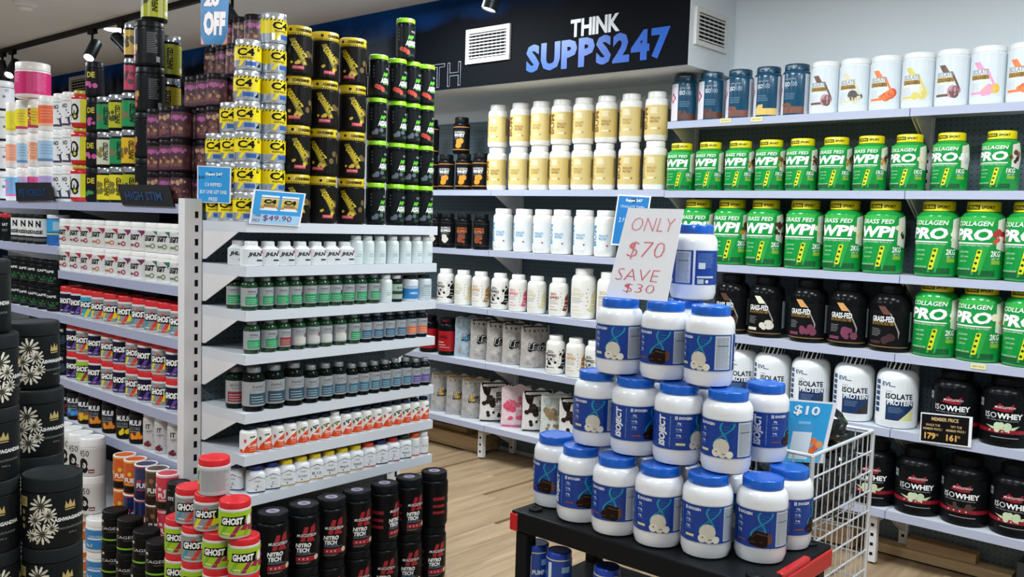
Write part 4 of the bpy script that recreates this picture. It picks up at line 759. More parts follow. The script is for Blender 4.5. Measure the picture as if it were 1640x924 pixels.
CAG = jar('green_stripe_tub', 0.047, 0.122, '#0c0d0e', '#121314', 0.17, 0.98, 0.04, 0.93, 0.04, [R(-3.1, 3.1, 0.06, 0.78, '#0d0e0f'), T('CAGED', -0.05, 0.5, 0.085, '#d8dada', 1.7, 0.0), T('MUSCLE', 0.2, 0.4, 0.03, '#8d9092', 0.7), R(-3.1, 3.1, 0.12, 0.17, '#7cc42a'), R(-0.9, -0.65, 0.68, 0.75, '#d8dada')], body_rough=0.35)
def k_ash():
    d = []
    for (u, z, s) in ((-0.55, 0.62, 0.17), (-0.3, 0.48, 0.12), (-0.75, 0.42, 0.12), (-0.5, 0.22, 0.15), (-0.85, 0.2, 0.1), (-0.2, 0.3, 0.1)):
        for i in range(11):
            a = 2*math.pi*i/11+u*3; l = s*random.uniform(0.8, 1.05); w = 0.32*s
            f = lambda rr, da: (u+rr*math.cos(a+da)*2.55, z+rr*math.sin(a+da))
            d.append(P([f(s*0.18, 0), f(l*0.6, -0.2), f(l, -0.08), f(l, 0.08), f(l*0.6, 0.2)], ('#ddd8c6', '#c9c3b0', '#eae6d8')[i % 3]))
        d.append(C(u, z, s*0.24, '#3a362c'))
    d += [R(-1.45, -1.05, 0.6, 0.74, '#a8975c')] + lines(-1.4, -1.1, 0.63, 0.71, 4, '#5d5230', 0.008) + [C(-1.25, 0.52-0.1*i, 0.035, '#8d7d4a') for i in range(3)]
    d += [P([(0.22, 0.56), (0.26, 0.66), (0.34, 0.6), (0.42, 0.68), (0.5, 0.6), (0.58, 0.66), (0.62, 0.56)], '#b9a468'), R(0.24, 0.6, 0.53, 0.545, '#b9a468'), T('ASHWAGANDHA', 0.5, 0.41, 0.055, '#eef0ee', 1.25, 0.035), T('CHOCOLATE FLAVOUR', 0.5, 0.28, 0.028, '#8d9390', 1.0), T('300 g', 0.5, 0.2, 0.026, '#8d9390', 0.3)]
    return jar('black_daisy_jar', 0.0605, 0.154, '#15191b', '#1c2022', 0.2, 1.0, 0.02, 0.96, 0.04, d, body_rough=0.42, lid_rough=0.55)
ASH = k_ash()
# ---- island top, left run
def k_band(c, c2, r, h, t=None, nm='pastel_tub', body='#e9e6e4', lid='#efecea'):
    return jar(nm, r, h, body, lid, 0.2, 0.97, 0.03, 0.93, 0.05, [R(-3.1, 3.1, 0.14, 0.72, c), R(-3.1, 3.1, 0.14, 0.22, c2)] + ([T(t, -0.6, 0.45, 0.2, c2, 0.5, 0.04, 0, True)] if t else []) + lines(-0.3, 0.9, 0.36, 0.6, 4, c2, 0.015), seg=22)
INK_ = jar('sketch_print_tub', 0.058, 0.152, '#e4e5e8', '#e9eaec', 0.16, 0.97, 0.03, 0.93, 0.05, [R(-3.1, 3.1, 0.1, 0.76, '#dfe1e6'), R(-3.1, 3.1, 0.77, 0.79, '#16181a')] + [C(random.uniform(-1.4, 1.4), random.uniform(0.2, 0.7), 0.05, c) for c in ('#9aa0aa', '#7d838c', '#dfe1e6', '#b4b9c0') for _ in range(5)] + [R(-3.1, 3.1, 0.0, 0.07, '#16181a')])
PINKJ = jar('pink_label_jar', 0.078, 0.168, '#e6d9d6', '#ded6d2', 0.22, 0.97, 0.03, 0.93, 0.05, [R(-3.1, 3.1, 0.1, 0.72, '#cc1a6a')] + lines(-1.0, -0.2, 0.45, 0.66, 6, '#e89ac0', 0.012) + lines(0.6, 1.4, 0.2, 0.66, 12, '#e070a8', 0.012))
PT = [k_band(*a) for a in (('#e3da2a', '#d8c81c', 0.033, 0.163), ('#e3d820', '#c8306a', 0.036, 0.163), ('#dfd020', '#b02850', 0.034, 0.163, 'BUM'), ('#ee6a3c', '#f4b090', 0.05, 0.163),
      ('#f0a080', '#f6d4c4', 0.033, 0.163), ('#a4c8e4', '#5a90c0', 0.036, 0.163), ('#e89a70', '#f6dccc', 0.034, 0.163, 'BUM'), ('#a4c4e0', '#5a88b0', 0.05, 0.163),
      ('#6ab4dc', '#e07ab0', 0.033, 0.163, 'W'), ('#c4b0e0', '#8fb8e0', 0.036, 0.163, 'M'), ('#e8609a', '#d8407c', 0.034, 0.163, 'BUM'), ('#b8a4dc', '#c8b8e4', 0.05, 0.163))]
NOJ = jar('white_dotted_tub', 0.034, 0.163, '#ecedee', '#f0f0ef', 0.16, 0.97, 0.03, 0.93, 0.04, [R(-3.1, 3.1, 0.06, 0.77, '#e9eaeb'), R(-3.1, 3.1, 0.75, 0.76, '#25272b'), T('NO', -0.2, 0.62, 0.12, '#25272b', 0.8, 0.04), R(-0.9, 0.6, 0.08, 0.14, '#3a3550')] + [C(0.1+0.25*(i % 3), 0.5-0.07*i, 0.022, '#3a4050') for i in range(6)] + [P([(0.2, 0.3), (0.5, 0.34), (0.6, 0.1), (0.4, 0.1)], '#2a2550')], seg=20)
MASK = jar('red_rim_tub', 0.05, 0.163, '#c81c22', '#b6a51e', 0.1, 0.8, 0.1, 0.76, 0.1, [R(-3.1, 3.1, 0.13, 0.76, '#e6e4de'), R(0.3, 1.0, 0.13, 0.76, '#d8d020'), C(-0.3, 0.45, 0.15, '#1a1b1c', 1.3), C(-0.3, 0.47, 0.09, '#d8d6ce', 1.3), C(-0.2, 0.3, 0.1, '#1a1b1c'), C(-0.2, 0.3, 0.05, '#c8c020'), R(-1.0, -0.75, 0.2, 0.7, '#1a1b1c')])
DFJ = [jar('black_candy_jar', 0.038, 0.15, '#141318', '#1d1b22', 0.18, 0.97, 0.03, 0.93, 0.04, [R(-1.6, 1.6, 0.08, 0.74, '#1a1820'), T('DE', 0.0, 0.62, 0.16, '#c8b82a', 0.9, 0.04)] + blob(0, 0.3, 0.08, a, 6, 1.0, 0.6), seg=20) for a in ('#c8589a', '#c8589a', '#3a8a4a')]
def k_inf(c, c2, t='INFECTED', r=0.043, h=0.148): return jar('cartoon_print_tub', r, h, '#141414', foil('#b8bec8', 0.15), 0.16, 0.97, 0.03, 0.93, 0.04, [R(-3.1, 3.1, 0.08, 0.78, c), T(t, 0.35, 0.45, 0.13, '#16170c', 0.5, 0.04, 0.15, True)] + blob(-0.5, 0.42, 0.1, c2, 7, 1.3, 0.4) + [R(1.2, 1.7, 0.14, 0.24, '#e6e6dc')] + lines(1.0, 1.8, 0.3, 0.66, 5, '#8a8a1c', 0.01), seg=22)
INF = {n: k_inf(*a) for n, a in {'lime': ('#b4b414', '#4a4a30'), 'green': ('#12884e', '#7a6a4a'), 'white': ('#cfcfb8', '#8a8040'), 'amber': ('#d8b020', '#7a5a2a'), 'yellow': ('#e0d028', '#7a7030')}.items()}
INFB = {n: k_inf(c, d_, t, 0.05, 0.172) for n, c, d_, t in (('lime', '#aeb012', '#4a4a30', 'INFECTED'), ('gold', '#b8a014', '#6a6030', 'SHREDS'))}
BMB = jar('large_black_jar', 0.056, 0.18, '#121314', '#17181a', 0.14, 0.97, 0.03, 0.93, 0.04, [R(-3.1, 3.1, 0.06, 0.8, '#191a1c'), T('BOMB', -0.9, 0.4, 0.13, '#c89a4a', 0.9, 0.05)] + blob(-0.9, 0.24, 0.09, '#c0503a', 6, 1.0, 0.5) + lines(0.25, 1.0, 0.3, 0.72, 12, '#7d7f82', 0.012) + [R(0.9, 1.2, 0.1, 0.22, '#a9abac')])
SMJ = [jar('small_character_jar', 0.032, 0.14, '#15161a', foil('#a9b4bc', 0.2), 0.16, 0.97, 0.03, 0.93, 0.04, [R(-3.1, 3.1, 0.08, 0.78, a)] + blob(0, 0.45, 0.1, b, 7, 1.4, 0.5), seg=18) for a, b in (('#d0a838', '#5a4a2a'), ('#c03a5c', '#5a3040'), ('#1c7a4c', '#6a6040'))]
def k_skull(c, c2): return jar('dark_floral_jar', 0.0385, 0.123, '#2b1a22', '#1b141a', 0.15, 0.97, 0.03, 0.93, 0.04, [R(-3.1, 3.1, 0.06, 0.8, '#4c2c38')] + blob(0.0, 0.66, 0.07, c, 8, 1.0, 0.9) + blob(0.1, 0.35, 0.1, '#7a4a48', 8, 1.6, 0.9) + blob(-0.2, 0.38, 0.06, '#b08a5c', 6, 1.6, 0.7) + blob(0.2, 0.2, 0.06, c2, 6, 1.4, 0.9) + [T('KRANK', 0.0, 0.67, 0.09, c, 1.2, 0.03)], seg=20)
SK = [k_skull('#b05c96', '#6a3a40'), k_skull('#c49a78', '#7a4a4a')]
BLUT = jar('blue_lid_can', 0.043, 0.16, '#16459c', '#123fae', 0.14, 0.95, 0.03, 0.9, 0.04, [R(-0.9, -0.6, 0.2, 0.8, '#dfe4ea'), R(-0.5, 0.9, 0.25, 0.3, '#dfe4ea'), R(0.2, 0.9, 0.6, 0.72, '#8fb0d0'), T('PUMP', 0.0, 0.45, 0.1, '#dfe8f2', 1.0, 0.04)], ring='#d9cfae')
YELC = jar('yellow_silver_can', 0.043, 0.135, '#e0cc14', foil('#d6d9de', 0.2), 0.22, 0.97, 0.03, 0.93, 0.04, [T('C4', 0, 0.45, 0.2, '#151515', 1.0, 0.05), R(-3.1, 3.1, 0.08, 0.2, foil('#c9d2de', 0.2))])
# ================================================================== PRODUCTS ON THE WALL SHELVES
row([(I1, 'teal jar with white side panel and brown base'), (I1, 'teal jar with dark brown base'), (I2, 'teal jar with cocoa base'), (I3, 'teal jar with yellow base'), (I2, 'teal jar with cocoa base')],
    [1097, 1140, 1185, 1230, 1275], 150, 'y', YF, WZ[1], 'on top wall shelf', 'jar', 'teal jars on the top shelf', ('cam', [-0.12, 0.0, 0.28, 0.32, 0.4]), 2)
row([(CB['choc'], 'white tub with brown swoosh label'), (CB['van'], 'white tub with vanilla pod label'), (CB['orange'], 'white tub with orange swoosh label'), (CB['pale'], 'white tub with pale yellow label'), (CB['choc'], 'white tub with brown swoosh label'), (CB['pink'], 'white tub with pink swoosh and lemon'), (CB['orange'], 'white tub with orange swoosh label')],
    [1331, 1377, 1423, 1471, 1522, 1574, 1627], 140, 'y', YF, WZ[1], 'among white tubs, top shelf', 'tub', 'white tubs on the top shelf', ('cam', 0.15), 3)
d1 = 'yellow-lidded green tub'
row([(G1[i], d1) for i in (0, 0, 2, 3, 4, 2, 2)] + [(GC1[0], d1), (GC1[1], d1), (GC1[2], d1)], [1091, 1137, 1185, 1234, 1284, 1338, 1394, 1455, 1522, 1602], 268, 'y', YF, WZ[2], 'in the upper row of green tubs', 'tub', 'small green tubs on second shelf', ('cam', 0.34), 3)
row([(G2[i], 'large yellow-lidded green tub') for i in (3, 0, 1, 2, 2, 3)] + [(GC2[i], 'large yellow-lidded green tub') for i in (0, 1, 2)], [1117, 1171, 1225, 1288, 1351, 1416, 1502, 1576, 1646], 380, 'y', YF, WZ[3], 'in the row beneath the small green tubs', 'tub', 'large green tubs on third shelf', ('cam', 0.3), 3)
row([(GF[i], dsc) for i, dsc in enumerate(('glossy black tub with chocolate art', 'glossy black tub with white flower art', 'glossy black tub with cake slice', 'glossy black tub with cake slice', 'glossy black tub with brown scoops'))], [1172, 1227, 1295, 1359, 1427], 510, 'y', YF, WZ[4], 'among dessert-print tubs', 'tub', 'black dessert-print tubs on fourth shelf', ('cam', 0.2), 4)
row([(GC2[i], 'large yellow-lidded green tub') for i in (0, 2, 1)], [1499, 1573, 1640], 520, 'y', YF, WZ[4], 'on the fourth shelf beside glossy black tubs', 'tub', 'large green tubs on fourth shelf', ('cam', 0.25), 3)
row([(EV[0], 'white barrel tub with black lid')]*4+[(EV[1], 'white barrel tub with black lid')], [1184, 1234, 1297, 1367, 1437], 630, 'y', YF, WZ[5], 'in the row behind the basket card', 'tub', 'white black-lidded tubs on fifth shelf', ('cam', -0.15), 3)
row([(IWC, 'black red-striped tub behind the price placard'), (IW, 'black red-striped tub right of the price placard')], [1530, 1612], 655, 'y', YF, WZ[5], 'on the fifth shelf', 'tub', 'black red-striped tubs on fifth shelf', ('cam', 0.1), 2)
row([(IW, 'black red-striped tub'), (IW, 'black red-striped tub'), (IWC, 'black red-striped tub'), (IW, 'black red-striped tub')], [1409, 1468, 1545, 1622], 780, 'y', YF, WZ[6], 'on the bottom wall shelf', 'tub', 'black red-striped tubs on bottom shelf', ('cam', 0.1), 4)
_, cs = row([(BUMB if i % 3 else BUMA, 'cream-labelled white tub') for i in range(8)], [796, 831, 864, 897, 932, 968, 1008, 1049], 270, 'y', YF, WZL[2], 'in lower tier of cream tubs', 'tub', 'cream-labelled tubs', -72, 10)
for i, c in enumerate(cs):
    put(BUMA if i % 2 else BUMB, (c+random.uniform(-.004, .004), YF+0.015+BUMA.r, WZL[2]+BUMA.h+0.0004), -70+random.uniform(-14, 14), 'cream-labelled white tub, %s from left in upper tier of cream tubs' % ORD[i], 'tub', 'cream-labelled tubs')
_, cs = row([(FW, 'black whey tub with orange trim')]*4, [690, 715, 743, 770], 275, 'y', YF, WZL[2], 'beside the cream tubs', 'tub', 'black orange-trimmed tubs', -65, 5)
put(FW, (cs[2]-0.03, YF+0.015+FW.r, WZL[2]+FW.h+0.0004), -62, 'black orange-trimmed tub stacked alone on top of the others', 'tub', 'black orange-trimmed tubs')
put(FW, (cs[0]-0.005, YF+0.015+FW.r, WZL[2]+FW.h+0.0004), -62, 'black orange-trimmed tub half hidden behind green-lidded tubs', 'tub', 'black orange-trimmed tubs')
row([(IPW, 'black tub with white lettering'), (IPW, 'black tub with white lettering'), (IPC, 'black tub with copper lettering'), (IPC, 'black tub with copper lettering')], [697, 717, 743, 771], 365, 'y', YF, WZL[3], 'below the orange-trimmed black tubs', 'tub', 'black tubs on third shelf', -65, 4)
row([(BUMC, 'white tub with blue lettering')]*6, [806, 839, 870, 900, 936, 970], 368, 'y', YF, WZL[3], 'on the shelf under cream tubs', 'tub', 'white blue-lettered tubs', -72, 6)
row([(RP[k], dsc) for k, dsc in (('black', 'white tub with black pattern print'), ('pale', 'white tub with pale yellow print'), ('tan', 'white tub with tan print'), ('black', 'white tub with black pattern print'), ('pink', 'white tub with pink print'), ('pale', 'white tub with pale yellow print'), ('rust', 'white tub with rust print'), ('big', 'larger plain white tub'), ('bigtan', 'larger plain white tub'))],
    [714, 742, 770, 801, 830, 860, 895, 935, 975], 465, 'y', YF, WZL[4], 'on the fourth shelf', 'tub', 'cookie-print tubs on fourth shelf', -72, 4)
row([(EVO, 'red-labelled black tub with dark red lid')]*2, [687, 717], 540, 'y', YF, WZL[5], 'beside the grey pouches', 'tub', 'red-labelled black tubs', -70, 4)
row([(RP['black'], 'white tub with black pattern print'), (RP['tan'], 'white tub with tan print'), (RP['black'], 'white tub with black pattern print')], [890, 922, 953], 565, 'y', YF, WZL[5], 'right of the grey pouches', 'tub', 'cookie-print tubs on fifth shelf', -72, 4)
def pouches(lst, py, z, where, group, face):
    for i, (k, px, d) in enumerate(lst):
        X = ony(px, py, YF+0.14).x
        put(k, (X, YF+0.135, z), face+random.uniform(-3, 3), '%s, %s from left %s' % (d, ORD[i], where), 'pouch', group)
pouches([(PL_B, 752, 'pale blue standing pouch'), (PL_W, 777, 'crumpled grey standing pouch'), (PL_W, 803, 'crumpled grey standing pouch'), (PL_W, 829, 'crumpled grey standing pouch'), (PL_W, 858, 'crumpled grey standing pouch')], 540, WZL[5], 'on the fifth shelf', 'pouches on the fifth shelf', -33)
pouches([(PL_B, 690, 'pale blue pouch'), (PL_G, 713, 'grey pouch with gold top'), (PL_G, 738, 'grey pouch with gold top'), (PL_G, 763, 'grey pouch with gold top'), (PI_D, 793, 'black and white cookie-print pouch'), (PI_P, 828, 'pink splash-print pouch'), (PI_D, 862, 'black and white cookie-print pouch'), (PI_C, 892, 'clear-fronted grey pouch'), (PI_D, 922, 'black and white cookie-print pouch'), (PI_C, 955, 'clear-fronted grey pouch')], 640, WZL[6], 'on the bottom shelf', 'pouches on the bottom shelf', -36)

# ================================================================== END UNIT OF THE ISLAND
row([(OM, 'square white bottle with black scrawl lettering')]*7, [405, 432, 457, 481, 505, 526, 544], 408, 'x', XE, EZ[1], 'on second end shelf', 'bottle', 'square white bottles', -12, 6, 0.008)
put(OM, (XE-0.008-0.0335-0.075, EY0+0.04, EZ[1]), -40, 'square white bottle standing behind the front row at the shelf corner', 'bottle', 'square white bottles')
row([(PALE, 'pale grey-green vitamin bottle')]*7, [570, 588, 607, 628, 648, 667, 685], 402, 'x', XE, EZ[1], 'beside the square white bottles', 'bottle', 'pale vitamin bottles', -15, 6, 0.008)
row([(PG if i % 3 else PGB, 'silver and green labelled dark bottle') for i in range(10)], [399, 425, 450, 471, 495, 516, 536, 556, 576, 597], 470, 'x', XE, EZ[2], 'on third end shelf', 'bottle', 'green-labelled bottles', -14, 8, 0.006)
put(PG, (XE-0.12, EY0+0.03, EZ[2]), -45, 'green-labelled dark bottle behind the corner bottle of the third end shelf', 'bottle', 'green-labelled bottles')
row([(PALE, 'pale bottle at the end of the green-labelled bottles'), (PDG, 'dark green bottle at the end of the green-labelled bottles'), (PBW, 'blue-labelled bottle with black lid'), (PGW, 'grey-labelled bottle with black lid')], [617, 634, 656, 683], 462, 'x', XE, EZ[2], 'in that group', 'bottle', 'mixed bottles at the end of third shelf', -14, 4, 0.006)
row([(k, d) for k, d in [(PG, 'green-labelled dark bottle'), (PGB, 'green-labelled dark bottle'), (PR_, 'maroon-labelled dark bottle'), (PW1, 'white-labelled dark bottle'), (PW1, 'white-labelled dark bottle'), (PW2, 'white-labelled dark bottle with brown heap'), (PW2, 'white-labelled dark bottle with brown heap'), (PGB, 'green-labelled dark bottle'), (PBL, 'blue-labelled dark bottle'), (PBL, 'blue-labelled dark bottle'), (PBL, 'blue-labelled dark bottle'), (PBL, 'blue-labelled dark bottle'), (POR, 'orange-labelled dark bottle'), (POR, 'orange-labelled dark bottle')]],
    [403, 431, 453, 477, 500, 520, 543, 566, 583, 602, 621, 639, 656, 673], 540, 'x', XE, EZ[3], 'on fourth end shelf', 'bottle', 'bottles on the fourth end shelf', -14, 6, 0.006)
row([(NAC, 'large dark bottle with silver label'), (NAC, 'large dark bottle with silver label'), (NAC, 'large dark bottle with silver label')] + [(PNB, 'dark bottle with silver and blue label')]*3 + [(PNB2, 'small dark bottle with blue label')]*6 + [(PPU, 'small dark bottle with purple label')]*2,
    [406, 438, 470, 496, 520, 546, 567, 585, 605, 625, 643, 661, 676, 688], 620, 'x', XE, EZ[4], 'on fifth end shelf', 'bottle', 'bottles on the fifth end shelf', -14, 6, 0.006)
put(BEET, (XE-0.13, EY0+0.045, EZ[4]), -40, 'maroon-labelled dark bottle behind the corner of the fifth end shelf', 'bottle', 'bottles on the fifth end shelf')
nk = ['C-1000', 'MSM', 'Vitamin', 'D-3', 'Zinc', 'Maca', 'Zinc', 'Iron', 'Maca', 'Kelp', 'Zinc', 'Vitamin', 'D-3', 'Maca', 'Kelp', 'Zinc', 'Vitamin']
row([(NW[k], 'white bottle with orange wave label') for k in nk], [405, 433, 456, 479, 501, 521, 539, 555, 572, 588, 605, 619, 633, 648, 661, 672, 685], 690, 'x', XE, EZ[5], 'on sixth end shelf', 'bottle', 'orange-labelled bottles', -18, 5, 0.006)
hx = [('navyA', 'navy'), ('navyC', 'navy'), ('yB', 'yellow'), ('yB', 'yellow'), ('y12', 'yellow'), ('yV', 'yellow'), ('yM', 'yellow'), ('yV', 'yellow'), ('or', 'orange'), ('navyD', 'navy'), ('red', 'red'), ('dg', 'dark green')]
row([(HX[k], 'domed-label white bottle with %s lid' % c) for k, c in hx] + [(HXO, 'slim white bottle with orange lid'), (HXW, 'slim white bottle with white lid')], [409, 437, 462, 485, 508, 530, 551, 571, 588, 606, 625, 646, 662, 676], 770, 'x', XE, EZ[6], 'on lowest end shelf', 'bottle', 'bottles on the lowest end shelf', -16, 3, 0.006)
put(HX['navyA'], (XE-0.11, EY0+0.04, EZ[6]), -60, 'navy-lidded white bottle behind the corner of the lowest end shelf', 'bottle', 'bottles on the lowest end shelf')
# black protein tubs on the floor
XN = -2.705
cs = relax([onx(px, py, XN).y for px, py in ((437, 862), (488, 846), (528, 832), (572, 815), (616, 802), (655, 790), (694, 780))], [NT.r]*7)
for i, c in enumerate(cs):
    put(NT, (XN, c, 0), -16+random.uniform(-10, 6), 'black red-emblem tub, %s from left in bottom tier on the floor' % ORD[i], 'tub', 'black tubs stacked under the end shelves')
    put(NT, (XN+random.uniform(-.004, .004), c, NT.h+0.0004), {4: 22, 6: 68}.get(i, -14+random.uniform(-8, 8)), 'black red-emblem tub, %s from left in upper tier below the end shelves' % ORD[i], 'tub', 'black tubs stacked under the end shelves')
# top of the end unit
def stack(k, x, y, z, n, face, desc, cat, group, jit=6, kinds=None):
    for t in range(n):
        kk = kinds[t % len(kinds)] if kinds else k
        put(kk, (x+random.uniform(-.003, .003), y+random.uniform(-.003, .003), z), face+random.uniform(-jit, jit), desc if n == 1 else '%s, %s from the bottom' % (desc, ORD[t]), cat, group); z += kk.h+0.0004
    return z
ZT = EZ[0]; g4 = 'yellow tubs on the end unit'; rc = C4K.r
yB = EY0+rc+0.003; xB = -2.848; xA = -2.832; xcn = XE-0.012-CN[0].r; xas = XE-0.012-AS[0].r
ys_ = relax([yB, onx(426, 300, xA).y] + [onx(px, 300, xcn).y for px in (466, 510, 556)] + [onx(px, 300, xas).y for px in (597, 628, 658, 684)], [rc]*2+[CN[0].r]*3+[AS[0].r]*4)
dsh = max(0.0, yB-ys_[0]); ys_ = relax([y+dsh for y in ys_], [rc]*2+[CN[0].r]*3+[AS[0].r]*4); ys_ = clamp(ys_, [rc]*2+[CN[0].r]*3+[AS[0].r]*4, EY0+0.002, EY1-0.002); yB, yA = ys_[0], ys_[1]
stack(C4K, xA, yA, ZT, 7, -8, 'yellow and silver tub in the tallest yellow column', 'tub', g4, 5)
stack(C4K, xB, yB, ZT, 6, -48, 'yellow and silver tub in the front corner column', 'tub', g4, 5)
stack(C4K, xB-2*rc-0.002, yB, ZT, 4, -60, 'yellow and silver tub in the column behind the front corner column', 'tub', g4, 5)
stack(C4K, xB-4*rc-0.004, yB, ZT, 3, -60, 'yellow and silver tub in the rearmost yellow column', 'tub', g4, 5)
for j, nm_ in enumerate(('left', 'middle', 'right')):
    stack(None, xcn, ys_[2+j], ZT, 4, -14, 'black tub with yellow hazard lid in the %s hazard column' % nm_, 'tub', 'hazard-lid tubs', 8, [CN[(j) % 3], CN[(j+1) % 3], CN[(j+2) % 3], CN[j % 3]])
for j in range(4):
    zt = stack(None, xas, ys_[5+j], ZT, 4, -10, 'black tub with lime green lid in the %s lime-lid column' % ORD[j], 'tub', 'lime-lid tubs', 5, [AS[1], AS[1], AS[1] if j < 3 else AS[0], AS[0]])
put(AS[0], (xas, (ys_[6]+ys_[7])/2, zt), -25, 'black lime-lidded tub alone on top of the lime-lid columns', 'tub', 'lime-lid tubs')

# ================================================================== ISLAND RUN FACING THE LEFT AISLE
def rowL(items, pxs, py, z, where, cat, group, face=-62, jit=6, setback=0.012): return row(items, pxs, py, 'y', YR, z, where, cat, group, face, jit, setback)
lgk = ['red', 'red', 'red', 'tan', 'tan', 'plum', 'plum', 'green', 'green', 'green']; px_l = [114, 131, 149, 167, 188, 209, 230, 253, 274, 292]
_, cs = rowL([(LG[k], 'white splash-print tub') for k in lgk], px_l, 415, RUN1[1], 'in lower tier of white tubs', 'tub', 'white splash-print tubs')
for i, c in enumerate(cs): put(LG[lgk[i]], (c, YR+0.012+LG['red'].r, RUN1[1]+LG['red'].h+0.0004), -62+random.uniform(-6, 6), 'white splash-print tub, %s from left in upper tier of white tubs' % ORD[i], 'tub', 'white splash-print tubs')
def gcol(k): return {'purple': 'purple and black', 'blue': 'blue and yellow', 'multi': 'multicoloured', 'grey': 'grey striped', 'green': 'lime green', 'back': 'silver'}[k]
gk = ['purple', 'purple', 'blue', 'multi', 'multi', 'multi', 'grey', 'grey', 'multi', 'grey']
rowL([(GH[k], 'red-lidded %s tub' % gcol(k)) for k in gk], [116, 134, 148, 166, 186, 209, 232, 253, 275, 293], 520, RUN1[2], 'in single row', 'tub', 'red-lidded tubs on the single-row shelf', -58)
gl = ['purple', 'green', 'purple', 'multi', 'purple', 'multi', 'purple', 'multi', 'purple']; gu = ['purple', 'multi', 'purple', 'multi', 'purple', 'multi', 'purple', 'multi', 'purple']
_, cs = rowL([(GH[k], 'red-lidded %s tub' % gcol(k)) for k in gl], [126, 142, 161, 182, 201, 222, 241, 264, 287], 620, RUN1[3], 'in lower tier', 'tub', 'red-lidded tubs in two tiers', -58)
for i, c in enumerate(cs): put(GH[gu[i]], (c, YR+0.012+0.05, RUN1[3]+GH['purple'].h+0.0004), -58+random.uniform(-8, 8), 'red-lidded %s tub, %s from left in upper tier' % (gcol(gu[i]), ORD[i]), 'tub', 'red-lidded tubs in two tiers')
rowL([(ML[k], 'tall black fruit-print can') for k in ('blue', 'mango', 'orange', 'orange', 'banana', 'orange')] + [(ITW, 'slim white tube')]*4, [124, 141, 158, 180, 203, 224, 245, 263, 284, 300], 700, RUN1[4], 'on lowest run shelf', 'tub', 'cans on the lowest run shelf', -60)
_, cs = rowL([(CPG, 'black tub with green print')]*6, [20, 34, 48, 62, 76, 92], 465, RUN2[2], 'in lower tier, far bay', 'tub', 'black green-print tubs')
for i, c in enumerate(cs): put(CPG, (c, YR+0.012+CPG.r, RUN2[2]+CPG.h+0.0004), -60+random.uniform(-14, 14), 'black tub with green print, %s from left in upper tier, far bay' % ORD[i], 'tub', 'black green-print tubs')
_, cs = rowL([(CPB, 'black tub with blue print')]*3, [65, 83, 103], 590, RUN2[3], 'in lower tier beside red-lidded tubs', 'tub', 'black blue-print tubs')
for i, c in enumerate(cs): put(CPB, (c, YR+0.012+CPB.r, RUN2[3]+CPB.h+0.0004), -60+random.uniform(-8, 8), 'black tub with blue print, %s from left in upper tier' % ORD[i], 'tub', 'black blue-print tubs')
rowL([(k_dark('BLACK', '#7a2028', 0.042, 0.14, 'black_can'), 'plain black can behind white motif tubs')]*2, [92, 110], 655, RUN2[4], 'on lowest shelf', 'tub', 'plain black cans')
WB = jar('black_white_tub', 0.042, 0.14, '#1a1c1e', '#202224', 0.12, 0.95, 0.05, 0.9, 0.05, [R(-3.1, 3.1, 0.26, 0.86, '#e4e5e3'), T('RISE', 0.0, 0.4, 0.13, '#17181a', 1.2, 0.05), T('N', 0.1, 0.68, 0.22, '#17181a', 0.6, 0.05), R(-1, 1, 0.1, 0.2, '#5a5d60')])
RLB = jar('red_cap_black_tub', 0.042, 0.14, '#15181a', '#c01a2a', 0.16, 0.95, 0.05, 0.9, 0.05, [T('GAT', 0.0, 0.6, 0.1, '#d8dcdc', 0.9, 0.03), T('SPORT', 0.0, 0.4, 0.08, '#8d9294', 0.9)])
BLC = jar('blue_cyan_can', 0.05, 0.142, '#1b64b4', '#d8dde2', 0.12, 0.97, 0.03, 0.93, 0.04, [R(-3.1, 3.1, 0.45, 0.84, '#2a9ad4'), R(-3.1, 3.1, 0.36, 0.4, '#c8dc5a'), R(0.2, 1.1, 0.5, 0.78, '#9fc4d8')])
rowL([(RLB, 'black tub with red cap')]*2 + [(WB, 'black and white lettered tub')]*4 + [(BLC, 'bright blue can')], [4, 18, 33, 45, 57, 69, 94], 365, RUN2[1], 'beside the white tubs', 'tub', 'tubs on the far bay upper shelf', -60)

# top of the run
ZR = RUN1[0]
def colL(k, px, py, Y, n, desc, cat='tub', group='tubs on top of the island run', face=-55, kinds=None, z=None, jit=5):
    return stack(k, ony(px, py, Y).x, Y, ZR if z is None else z, n, face, desc, cat, group, jit, kinds)
Y1 = YR+0.02
colL(INK_, 3, 230, Y1+0.06, 4, 'white sketch-print tub in the leftmost column')
for j, (px, k3, nm_) in enumerate(((21, (8, 4, 0), 'first'), (39, (9, 5, 1), 'second'), (57, (10, 6, 2), 'third'), (80, (11, 7, 3), 'fourth'))):
    zt = colL(None, px, 230, Y1+0.05, 3, 'pastel-labelled tub in the %s pastel column' % nm_, kinds=[PT[i] for i in k3])
    if j == 1: ztp = zt
put(PINKJ, (ony(53, 130, Y1+0.05).x, Y1+0.05, ztp), -55, 'wide jar with hot pink label on top of the pastel columns', 'jar', 'tubs on top of the island run')
colL(NOJ, 98, 230, Y1+0.04, 3, 'slim white dotted tub in the left dotted column')
colL(NOJ, 113, 230, Y1+0.04, 3, 'slim white dotted tub in the right dotted column')
colL(MASK, 133, 230, Y1+0.055, 3, 'red-rimmed mask-print tub beside the dotted columns')
colL(None, 153, 230, Y1+0.045, 4, 'black candy-print jar beside the red-rimmed tubs', kinds=[DFJ[2], DFJ[0], DFJ[1], DFJ[0]])
colL(None, 172, 230, Y1+0.045, 3, 'cartoon tub in the left cartoon column', kinds=[INF['yellow'], INF['white'], INF['green']])
colL(None, 193, 230, Y1+0.045, 3, 'cartoon tub in the middle cartoon column', kinds=[INF['yellow'], INF['green'], INF['lime']])
